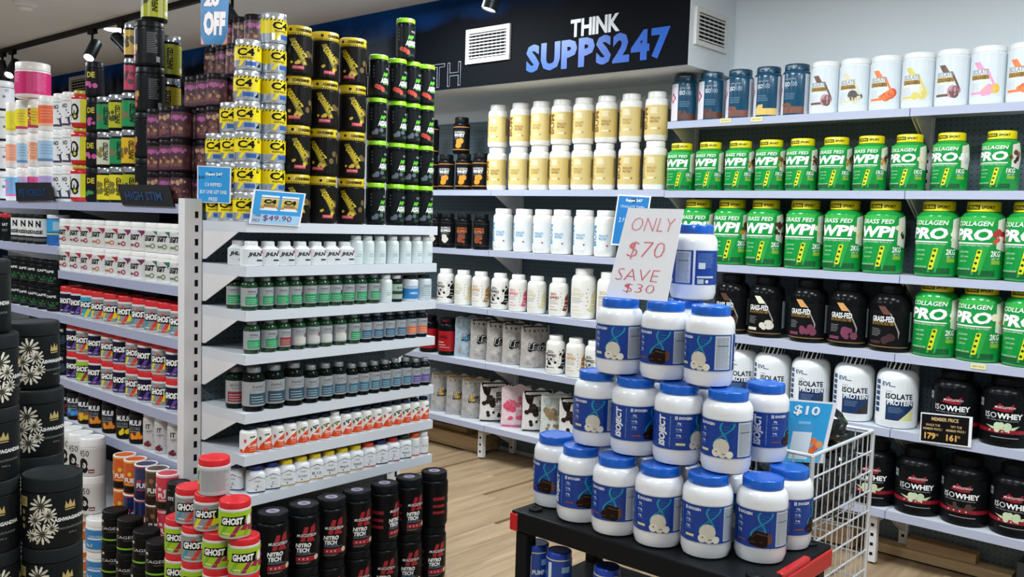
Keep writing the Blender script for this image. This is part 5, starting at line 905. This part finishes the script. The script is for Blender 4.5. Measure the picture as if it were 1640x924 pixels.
zs_ = colL(None, 213, 230, Y1+0.045, 3, 'cartoon tub in the right cartoon column', kinds=[INF['lime'], INF['amber'], INF['green']])
stack(None, ony(213, 100, Y1+0.045).x, Y1+0.045, zs_, 2, -55, 'small character jar above the right cartoon column', 'jar', 'tubs on top of the island run', 5, [SMJ[1], SMJ[0]])
zb_ = colL(BMB, 240, 180, Y1+0.06, 4, 'large black jar in the black column', 'jar', face=-50)
Y2 = Y1+0.06+BMB.r+0.055
zi_ = colL(None, 270, 110, Y2, 4, 'big lime-yellow tub behind the black column', kinds=[INFB['gold'], INFB['gold'], INFB['gold'], INFB['lime']], face=-45)
put(INFB['lime'], (ony(247, 20, Y1+0.075).x, Y1+0.075, zb_), -45, 'big lime-yellow tub on top of the black column', 'tub', 'tubs on top of the island run')
# dark floral jars, three stepped ranks
xsk = relax([ony(px, 260, Y1+0.045).x for px in (252, 272, 290)], [0.0385]*3)
xsk = [x-(xsk[-1]+0.0385-(RX0-0.004)) if xsk[-1]+0.0385 > RX0-0.004 else x for x in xsk]
for j, x in enumerate(xsk):
    stack(None, x, Y1+0.045, ZR, 3, -55, 'dark floral jar in the %s front column' % ORD[j], 'jar', 'dark floral jars', 5, [SK[(j+1) % 2], SK[0], SK[j % 2]])
for rk, (yy_, cnt, n) in enumerate(((Y1+0.045+0.08, 3, 4), (Y1+0.045+0.16, 3, 5), (Y1+0.045+0.24, 4, 6))):
    for j in range(cnt):
        x = RX0-0.045-0.0785*(cnt-1-j)
        stack(None, x, yy_, ZR, n, -45, 'dark floral jar in rank %s back, %s column' % (ORD[rk+1], ORD[j]), 'jar', 'dark floral jars', 5, [SK[0], SK[(j+rk) % 2], SK[1-(j % 2)]])
# ---- floor stock in front of the run
YFL = 1.636
xcr = [-4.03, -3.895, -3.755, -3.61]
for j, x in enumerate(xcr): stack(CRB if j == 3 else CRO, x, YFL, 0, 2, -62, 'wide white tub with %s label, %s' % ('blue' if j == 3 else 'orange', ('far left column', 'second column', 'third column', 'beside the green-striped black tubs')[j]), 'tub', 'white creatine tubs on the floor')
for j, x in enumerate((-4.01, -3.905, -3.80, -3.695)): stack(J450, x, YFL-0.005, 0.2612, 2, -60, 'white motif-print tub in the %s motif column' % ORD[j], 'tub', 'white motif-print tubs', 6)
YCG = [1.56, 1.555, 1.535, 1.52]
xcg = [ony(px, 870, y).x for px, y in zip((184, 208, 233, 257), YCG)]
for j, x in enumerate(xcg): stack(CAG, x, YCG[j], 0, 3, -45, 'black tub with green stripe in the %s green-stripe column' % ORD[j], 'tub', 'green-striped black tubs', 6)
fk = [('orange', 'orange'), ('orange', 'navy'), ('navy', 'navy'), ('brown', 'brown'), ('pink', 'pink')]
xs_ = relax([ony(px, 760, 1.665).x for px in (177, 193, 208, 224, 241)], [0.0435]*5)
sh_ = max(0.0, -3.53-(xs_[0]-0.0435)); xs_ = [x+sh_ for x in xs_]
for j, (x, (a, b)) in enumerate(zip(xs_, fk)): stack(None, x, 1.665, 0, 4, -48, '%s can with white top in the %s white-top column' % (a, ORD[j]), 'can', 'white-topped cans', 6, [FU[b], FU[b], FU[b], FU[a]])
for j, (k, x, y) in enumerate(((STM, xs_[-1]+0.092, 1.655), (BST, xs_[-1]+0.182, 1.632))): stack(k, x, y, 0, 4, -50, 'dark stimulant tub in the %s dark column by the corner upright' % ORD[j], 'tub', 'dark stimulant tubs', 6)
# red-lidded tub stack by the corner
GHH = GHF['green'].h+0.0004; GR = GHF['green'].r
def on_ground(px, py, z, r):
    q = onz(px, py, z); v = Vector((q.x, q.y, 0)).normalized(); return [q.x+v.x*r, q.y+v.y*r]
def spread(ps, dmin):
    for _ in range(300):
        mv = False
        for i in range(len(ps)):
            for j in range(i):
                dx, dy = ps[i][0]-ps[j][0], ps[i][1]-ps[j][1]; d = math.hypot(dx, dy) or 1e-6
                if d < dmin-1e-5:
                    t = (dmin-d)/2/d; ps[i][0] += dx*t; ps[i][1] += dy*t; ps[j][0] -= dx*t; ps[j][1] -= dy*t; mv = True
        if not mv: break
    return ps
def ghost_level(L, lst, where, ps):
    for j, ((k, uo), p) in enumerate(zip(lst, ps)): put(GHF[k], (p[0], p[1], L*GHH), uo, 'red-lidded %s tub, %s from left %s' % (gcol(k), ORD[j], where) if len(ps) > 1 else 'red-lidded %s tub alone %s' % (gcol(k), where), 'tub', 'red-lidded floor stack')
P4 = spread([on_ground(px, py, 3*GHH, GR) for px, py in ((290, 889), (318, 902), (348, 912), (389, 922))], 2*GR+0.002)
P5 = spread([on_ground(px, py, 4*GHH, GR) for px, py in ((306, 840), (336, 852), (376, 864))], 2*GR+0.002)
P6 = [on_ground(343, 795, 5*GHH, GR)]
for L, nm_ in enumerate(('one', 'two', 'three')): ghost_level(L, [(('green', 'grey', 'green', 'green')[(j+L) % 4], -42) for j in range(4)], 'in level %s of the floor stack' % nm_, P4)
ghost_level(3, [('green', -46), ('grey', -42), ('green', -44), ('green', -34)], 'in level four of the floor stack', P4)
ghost_level(4, [('grey', -42), ('multi', -44), ('green', -40)], 'in level five of the floor stack', P5)
ghost_level(5, [('back', -34)], 'on top of the floor stack', P6)
# black daisy jars, nearest stacks
def at_depth(px, py, d): return EYE+ray(px, py)*d
fs = at_depth(84, 790, 1.99); ls = at_depth(-20, 700, 1.93); bs = at_depth(57, 680, 2.14)
hA = ASH.h+0.0004
def lcf(u): return math.degrees(math.atan2(-ls.y, -ls.x)-u)
def ash(p, n, desc, faces):
    for t in range(n): put(ASH, (p.x, p.y, t*hA), faces[t % len(faces)], '%s, %s from the floor' % (desc, ORD[t]), 'jar', 'black daisy-print jars')
ash(fs, 6, 'black daisy jar in the front stack', [-8, -18, -12])
ash(ls, 8, 'black daisy jar in the leftmost stack', [lcf(u) for u in (0, 0, 0, 0, -0.9, 0.1, -0.05, -0.95)]); put(ASH, (ls.x-0.02, ls.y-0.008, 8*hA), lcf(0.0), 'black daisy jar on top of the leftmost stack', 'jar', 'black daisy-print jars')
ash(bs, 7, 'black daisy jar in the rear stack', [-5, -10]); q_ = at_depth(50, 560, 2.14); put(ASH, (q_.x, q_.y, 7*hA), 6, 'black daisy jar on top of the rear stack', 'jar', 'black daisy-print jars')

# ================================================================== TROLLEY, PYRAMID, BASKET
TZ = 0.55; TX0, TX1, TY0, TY1 = -1.935, -1.04, 2.232, 2.70
M_TR = mat('trolley_black_plastic', '#131518', 0.45, 0, 0.08, 30, 0.15); M_RED = plastic('#c4121c', 0.35)
tr = empty('trolley', ((TX0+TX1)/2, (TY0+TY1)/2, 0)); tag(tr, 'black plastic trolley with red corner grips under the tub pyramid', 'trolley')
def lb(name, a, b, m, par=tr):
    mb = MB(); cx, cy = tr.location.x, tr.location.y; mb.box((a[0]-cx, a[1]-cy, a[2]), (b[0]-cx, b[1]-cy, b[2]), m); o = mb.obj(name, par, False)
    bv = o.modifiers.new('bevel', 'BEVEL'); bv.width = 0.006; bv.segments = 2; return o
lb('top_tray', (TX0, TY0, TZ-0.066), (TX1, TY1, TZ), M_TR)
LTZ = ony(878, 874, 2.31).z-BLUT.h
lb('lower_tray', (TX0+0.01, TY0+0.01, LTZ-0.075), (TX1-0.01, TY1-0.01, LTZ), M_TR)
for sx_, x in ((0, TX0+0.012), (1, TX1-0.062)):
    for y in (TY0+0.012, TY1-0.062): lb('leg', (x, y, 0.0), (x+0.05, y+0.05, TZ-0.07), M_TR)
lb('red_grip', (TX0-0.004, TY0-0.004, TZ-0.068), (TX0+0.03, TY0+0.012, TZ-0.008), M_RED)
g_ = lb('red_grip', (TX1-0.012, TY0+0.0, TZ-0.068), (TX1+0.005, TY1-0.0, TZ-0.012), M_RED)
lb('grip_lip', (TX1-0.02, TY0+0.12, TZ-0.014), (TX1+0.003, TY1-0.16, TZ+0.004), M_RED, tr)
for x in (TX0+0.06, TX1-0.05):
    for y in (TY0+0.055, TY1-0.05):
        mb = MB(); mb.lathe([(0, TZ-0.002), (0.024, TZ-0.002), (0.024, TZ+0.006), (0.02, TZ+0.009), (0.012, TZ+0.009), (0.01, TZ+0.007), (0, TZ+0.007)], M_TR, 20, ctr=(x-tr.location.x, y-tr.location.y)); mb.obj('cap_screw', tr)
for x in (TX0+0.11, TX1-0.085):
    mb = MB(); mb.lathe([(0, TZ-0.001), (0.014, TZ-0.001), (0.014, TZ+0.0015), (0, TZ+0.0015)], plastic('#7a1418'), 16, ctr=(x-tr.location.x, TY1-0.095-tr.location.y)); mb.obj('red_dot', tr)
def to_cam(x, y, uc): return math.degrees(math.atan2(-y, -x)-uc)
HJ = IJV.h+0.0004
L1 = [('c', -1.881, 2.392, 1.05), ('c', -1.731, 2.333, 0.25), ('c', -1.579, 2.317, 0.75), ('v', -1.429, 2.328, 0.55), ('v', -1.281, 2.355, 0.5), ('c', -1.149, 2.436, 0.6), ('c', -1.144, 2.599, -0.7), ('v', -1.31, 2.515, 0.4), ('v', -1.46, 2.49, 0.4), ('c', -1.612, 2.485, 0.3), ('v', -1.76, 2.50, 0.3)]
L2 = [('v', -1.717, 2.387, 0.7), ('c', -1.565, 2.383, -0.25), ('v', -1.413, 2.391, -0.3), ('v', -1.262, 2.416, 0.72), ('c', -1.245, 2.623, -0.7), ('v', -1.41, 2.56, 0.3), ('c', -1.562, 2.552, 0.3)]
L3 = [('v', -1.648, 2.402, 0.8), ('c', -1.497, 2.43, 0.8), ('v', -1.346, 2.441, 0.95), ('v', -1.515, 2.585, 0.4)]
L4 = [('v', -1.498, 2.588, 2.05)]
nl = {0: 'bottom', 1: 'second', 2: 'third', 3: 'top'}
for l, LL in enumerate((L1, L2, L3, L4)):
    fr = {0: 6, 1: 4, 2: 3, 3: 1}[l]
    for j, (t, x, y, uc) in enumerate(LL):
        art = 'ice-cream' if t == 'v' else 'brownie'
        if l == 3: d_ = 'white blue-lidded tub on the very top, showing its back label'
        elif j < fr: d_ = 'white blue-lidded tub with %s label, %s from left in %s pyramid row' % (art, ORD[j], nl[l])
        elif (l == 0 and j == 6) or (l == 1 and j == 4): d_ = 'white blue-lidded tub at the right rear corner of the %s pyramid layer' % nl[l]
        else: d_ = 'white blue-lidded tub at the back of the %s pyramid layer, rear tub %s' % (nl[l], ('one', 'two', 'three', 'four', 'five')[j-fr])
        put(IJV if t == 'v' else IJC, (x, y, TZ+l*HJ), to_cam(x, y, uc), d_, 'tub', 'blue-lidded tub pyramid')
# cans on the lower trolley tray
for j, (k, px, py, d_) in enumerate(((BLUT, 860, 868, 'blue can with blue lid at the left of the lower tray'), (BLUT, 896, 880, 'blue can second on the lower tray'), (BLUT, 973, 902, 'blue can in the middle of the lower tray'), (YELC, 1011, 916, 'yellow can with silver lid on the lower tray'), (YELC, 1047, 926, 'yellow silver-lidded can right of the other yellow can'))):
    x = ony(px, py, 2.31).x; put(k, (x, 2.31, LTZ), to_cam(x, 2.31, 0.2*(j-1)), d_, 'can', 'cans on the lower tray')
# wire dump basket
BZ = 0.80; BX0, BX1, BY0, BY1 = -1.63, -1.13, 2.735, 3.255
wb = empty('wire_basket', ((BX0+BX1)/2, (BY0+BY1)/2, 0)); tag(wb, 'tall silver wire dump basket beside the trolley, filled with dark wrapped shakers', 'basket')
cx, cy = wb.location.x, wb.location.y
def wire(name, pts, r): mb = MB(); mb.tube([(p[0]-cx, p[1]-cy, p[2]) for p in pts], r, M_CHROME, 6); return mb.obj(name, wb)
for x in (BX0, BX1):
    for y in (BY0, BY1): wire('post', [(x, y, 0), (x, y, BZ)], 0.0075)
mb = MB(); c_ = [(BX0, BY0), (BX1, BY0), (BX1, BY1), (BX0, BY1), (BX0, BY0)]
for a, b in zip(c_, c_[1:]): mb.tube([(a[0]-cx, a[1]-cy, BZ), (b[0]-cx, b[1]-cy, BZ)], 0.006, M_CHROME, 8)
mb.obj('top_rim', wb)
def panel(name, p, q, dz=0.072, nv=11, z0=0.05):
    for i in range(int((BZ-z0)/dz)+1):
        z = BZ-dz*i
        if z < BZ-0.01: wire('horizontal_wire', [(p[0], p[1], z), (q[0], q[1], z)], 0.0033)
    for i in range(1, nv):
        t = i/nv; x, y = p[0]+(q[0]-p[0])*t, p[1]+(q[1]-p[1])*t; wire('vertical_wire', [(x, y, z0), (x, y, BZ)], 0.0022)
panel('side_panel', (BX1, BY0), (BX1, BY1)); panel('side_panel', (BX0, BY0), (BX0, BY1), 0.09, 8); panel('side_panel', (BX0, BY0), (BX1, BY0), 0.09, 8); panel('side_panel', (BX0, BY1), (BX1, BY1), 0.09, 8)
for i in range(1, 10): wire('floor_wire', [(BX0+(BX1-BX0)*i/10, BY0, BZ-0.28), (BX0+(BX1-BX0)*i/10, BY1, BZ-0.28)], 0.0025)
for i in range(1, 6): wire('floor_wire', [(BX0, BY0+(BY1-BY0)*i/6, BZ-0.284), (BX1, BY0+(BY1-BY0)*i/6, BZ-0.284)], 0.0025)
def crumple(seed, r, h):
    rnd = random.Random(seed); bm = bmesh.new(); bmesh.ops.create_icosphere(bm, subdivisions=3, radius=1)
    ph = [rnd.uniform(0, 6) for _ in range(6)]
    for v in bm.verts:
        n = v.co.normalized(); w = 1+0.10*math.sin(n.x*7+ph[0])*math.sin(n.y*8+ph[1])+0.07*math.sin(n.z*13+ph[2]+n.x*5)+rnd.uniform(-0.05, 0.05)
        v.co = Vector((n.x*r*w, n.y*r*w, n.z*h/2*w))
    z = min(v.co.z for v in bm.verts)
    for v in bm.verts: v.co.z -= z
    me = bpy.data.meshes.new('wrapped_bundle'); bm.to_mesh(me); bm.free(); me.materials.append(mat('crinkled_black_wrap', '#1c2124', 0.1, 0.5, 0.3, 40, 0.9, coat=0.6)); return me
zf = BZ-0.281
bun = [(-1.17, 2.83, 0, 0.055, 0.2), (-1.29, 2.82, 0, 0.055, 0.22), (-1.41, 2.83, 0, 0.058, 0.24), (-1.53, 2.83, 0, 0.052, 0.22), (-1.17, 2.95, 0, 0.055, 0.22), (-1.30, 2.95, 0, 0.06, 0.25), (-1.44, 2.96, 0, 0.062, 0.25), (-1.17, 3.07, 0, 0.056, 0.24), (-1.3, 3.09, 0, 0.056, 0.27), (-1.44, 3.1, 0, 0.062, 0.25), (-1.18, 3.19, 0, 0.056, 0.24), (-1.31, 3.205, 0, 0.045, 0.25)]
bl = ['front right corner', 'front, second from right', 'front, third from right', 'front left corner', 'second row right', 'second row middle', 'second row left', 'third row right', 'third row middle', 'third row left', 'back row right', 'back row middle']
for i, (x, y, z, r, h) in enumerate(bun):
    o = link('wrapped_shaker', crumple(i, r*0.95, h), None, (x-0.03, y, zf)); tag(o, 'dark plastic-wrapped shaker in the basket, '+bl[i], 'shaker', 'wrapped shakers in the basket')
o = link('wrapped_shaker', crumple(40, 0.06, 0.13), None, (-1.215, 3.06, zf+0.245)); tag(o, 'dark wrapped shaker heaped on top beside the blue card', 'shaker', 'wrapped shakers in the basket')

# ================================================================== SIGNS AND CARDS
def card(name, label, corners, board, ops, thick=0.002, cat='sign', edge=None):
    """corners: world TL, TR, BR, BL; ops in u,z fractions 0..1 of the card"""
    tl, tr_, br, bl_ = [Vector(c) for c in corners]; n = (tr_-tl).cross(bl_-tl).normalized()
    if n.dot(EYE-tl) < 0: n = -n
    org = (bl_+br)/2; root = empty(name, org); tag(root, label, cat)
    mb = MB(); mb.prism([p-org-n*thick for p in (bl_, br, tr_, tl)], n*thick, board); mb.obj('board', root, False)
    w = ((tr_-tl).length+(br-bl_).length)/2; h = ((tl-bl_).length+(tr_-br).length)/2
    def f(u, z, off):
        a = u/w; b = z/h; p = bl_*(1-a)*(1-b)+br*a*(1-b)+tr_*a*b+tl*(1-a)*b; return p-org+n*(off+0.0002)
    lab = MB(); decorate([x for x in ops if x[0] != 't'], f, w, h, lab, lab)
    if lab.f: lab.obj('print', root, False)
    for x in ops:
        if x[0] == 't':
            let = MB(); decorate([('t',)+x[1:]], lambda u, z, off: f(u, z, off+0.0009), w, h, let, let); let.obj('lettering', root, False)
    return root
SKY = '#2f95d6'
Yc = 2.385
card('price_card', 'white handwritten card in red marker leaning on the pyramid', [ony(1006, 333, Yc+0.07), ony(1095, 335, Yc+0.07), ony(1068, 483, Yc), ony(970, 475, Yc)], M_PAPER,
     [T('ONLY', 0.52, 0.82, 0.15, '#cf4a52', 0.74, -0.022, 0.12), T('$70', 0.5, 0.53, 0.2, '#cf4a52', 0.62, -0.022, 0.12), T('SAVE', 0.45, 0.26, 0.13, '#cf4a52', 0.7, -0.022, 0.12), T('$30', 0.52, 0.11, 0.11, '#cf3a44', 0.5, -0.022, 0.12)])
card('price_card', 'blue leaflet hanging from the wall shelf behind the handwritten card', [ony(990, 311, YF-0.006), ony(1043, 314, YF-0.006), ony(1030, 396, YF-0.006), ony(978, 392, YF-0.006)], M_PAPER,
     [R(0.04, 0.96, 0.03, 0.97, '#2479bd'), C(0.5, 0.89, 0.07, '#0e3a5e', 0.7), T('Supps 247', 0.52, 0.89, 0.07, '#eef4f8', 0.5, 0.03), T('ITHOLATE TWIN', 0.5, 0.77, 0.05, '#d9ecf8', 0.7), T('2 FOR $129', 0.5, 0.5, 0.1, '#d9ecf8', 0.7)])
card('price_card', 'blue card at the end unit corner offering buy one get one', [ony(316, 265, 1.7508), ony(370, 268, 1.7508), ony(369, 326, 1.7508), ony(316, 324, 1.7508)], M_PAPER,
     [R(0.03, 0.97, 0.02, 0.98, SKY), C(0.42, 0.78, 0.1, '#0f5f9e', 0.8), C(0.66, 0.77, 0.09, '#0f5f9e', 0.8), T('Supps 247', 0.52, 0.78, 0.1, '#f4f8fa', 0.5, 0.04), T('$49', 0.14, 0.68, 0.1, '#1c3a58', 0.2), T('C4 RIPPED', 0.5, 0.5, 0.1, '#eef6fb', 0.5, 0.01), T('BUY ONE GET ONE', 0.5, 0.3, 0.1, '#eef6fb', 0.8, 0.01), T('FREE', 0.5, 0.1, 0.1, '#eef6fb', 0.26, 0.01)])
XC = XE+0.006
tubp = lambda u: [R(u-0.17, u+0.17, 0.42, 0.86, '#e8ebee'), R(u-0.17, u+0.17, 0.5, 0.76, '#cdb55e'), R(u-0.17, u+0.17, 0.46, 0.54, '#b98848'), R(u-0.1, u+0.14, 0.42, 0.5, '#e4e8ea'), T('C4', u, 0.68, 0.13, '#14140f', 0.24, 0.06), T('RIPPED', u, 0.565, 0.05, '#7a3a1c', 0.22, 0.02), R(u-0.17, u+0.17, 0.78, 0.8, '#14140f')]
card('price_card', 'blue twin-pack card with handwritten price on the end unit top shelf', [onx(407, 303, XC), onx(490, 310, XC), onx(480, 363, XC), onx(399, 358, XC)], M_PAPER,
     [R(0.03, 0.97, 0.06, 0.97, SKY)] + tubp(0.33) + tubp(0.72) + [R(0.03, 0.97, 0.03, 0.3, '#9fc9e6'), T('TWIN', 0.12, 0.26, 0.09, '#202a5c', 0.14), T('PACK', 0.12, 0.12, 0.09, '#b01c50', 0.14), T('$49.90', 0.52, 0.19, 0.19, '#7a1a5c', 0.56)])
card('price_card', 'black and gold member price placard on the wall shelf', [ony(1475, 660, YF-0.006), ony(1558, 668, YF-0.006), ony(1555, 717, YF-0.006), ony(1473, 707, YF-0.006)], M_PAPER,
     [R(0.02, 0.94, 0.04, 0.96, '#141313'), T('MEMBER PRICE', 0.48, 0.82, 0.12, '#d8b884', 0.52, 0.02), T('SINGLE TUB', 0.25, 0.61, 0.075, '#d8b884', 0.28, 0.01), T('TIPY TUB', 0.7, 0.61, 0.075, '#d8b884', 0.22, 0.01), T('MEMBER PRICE /', 0.25, 0.48, 0.075, '#d8b884', 0.38, 0.01), T('MEMBER PRICE /', 0.7, 0.48, 0.075, '#d8b884', 0.38, 0.01), T('179', 0.2, 0.24, 0.22, '#d8a860', 0.22, 0.04), T('95', 0.34, 0.29, 0.08, '#d8a860', 0.05), T('161', 0.62, 0.24, 0.22, '#d8a860', 0.2, 0.04), T('95', 0.76, 0.29, 0.08, '#d8a860', 0.05)])
YD = 2.86
card('price_card', 'blue ten dollar shaker card standing in the wire basket', [ony(1256, 638, YD+0.02), ony(1341, 645, YD+0.02), ony(1318, 742, YD-0.01), ony(1240, 738, YD-0.01)], M_PAPER,
     [R(0.0, 0.93, 0.0, 0.97, '#33a4de'), R(0.0, 0.93, 0.0, 0.3, '#5cc0ea')] + [C(0.06+0.05*i, 0.42+0.03*(i % 2), 0.05, '#1c86b8') for i in range(3)] + [C(0.72+0.06*(i % 3), 0.2+0.05*i, 0.06, c) for i, c in enumerate(('#e8743c', '#e2603a', '#ee9a5a', '#e8804a'))] + [R(0.28, 0.66, 0.05, 0.5, '#dfeaf2'), R(0.26, 0.68, 0.49, 0.62, '#4a9fd6'), R(0.36, 0.6, 0.62, 0.66, '#8cc4e6'), T('$10', 0.48, 0.83, 0.17, '#f6fafc', 0.5, 0.025)])
xs0 = -3.0; 
card('sale_card', 'blue twenty percent off card hanging above the dark floral jars', [onx(322, -22, xs0), onx(368, -22, xs0), onx(363, 71, xs0), onx(322, 71, xs0)], ink('#1e7ab8'),
     [P([(0.0, 0.0), (0.12, 0.0), (0.0, 0.14)], '#e89a8a'), P([(1.0, 0.0), (0.82, 0.0), (0.95, 0.1), (1.0, 0.24)], '#e08a80'), T('20', 0.36, 0.78, 0.26, '#f2e9ea', 0.56, 0.07), T('%', 0.84, 0.84, 0.1, '#f2e9ea', 0.2, 0.05), T('OFF', 0.48, 0.36, 0.42, '#f2e9ea', 0.82, 0.07)])
pc = onx(345, -22, xs0); mb = MB(); mb.tube([(0, 0, 0), (0, 0, CEIL-pc.z-0.001)], 0.0012, M_BLACK, 5); o = mb.obj('hanging_cord', None, True, loc=(xs0-0.003, pc.y, pc.z)); o['label'] = 'thin black cord holding the hanging sale card'; o['category'] = 'cord'
def wedge(label, px4, s, w):
    y = YR-0.008; tl, tr2, br, bl2 = [ony(p[0], p[1], y) for p in px4]
    card('category_sign', label, [tl+Vector((0, 0.012, 0)), tr2+Vector((0, 0.012, 0)), br, bl2], mat('sign_black_gloss', '#0a0b0e', 0.6, spec=0.2), [T(s, 0.47, 0.45, 0.42, '#123a66', w, 0.02)], 0.004)
wedge('small black sign with blue lettering on the pastel tub shelf edge', [(20, 292), (76, 292), (88, 321), (26, 322)], 'PRE WORKOUT', 0.74)
wedge('wider black sign with blue lettering below the cartoon tubs', [(183, 295), (266, 296), (279, 331), (196, 328)], 'HIGH STIM', 0.7)
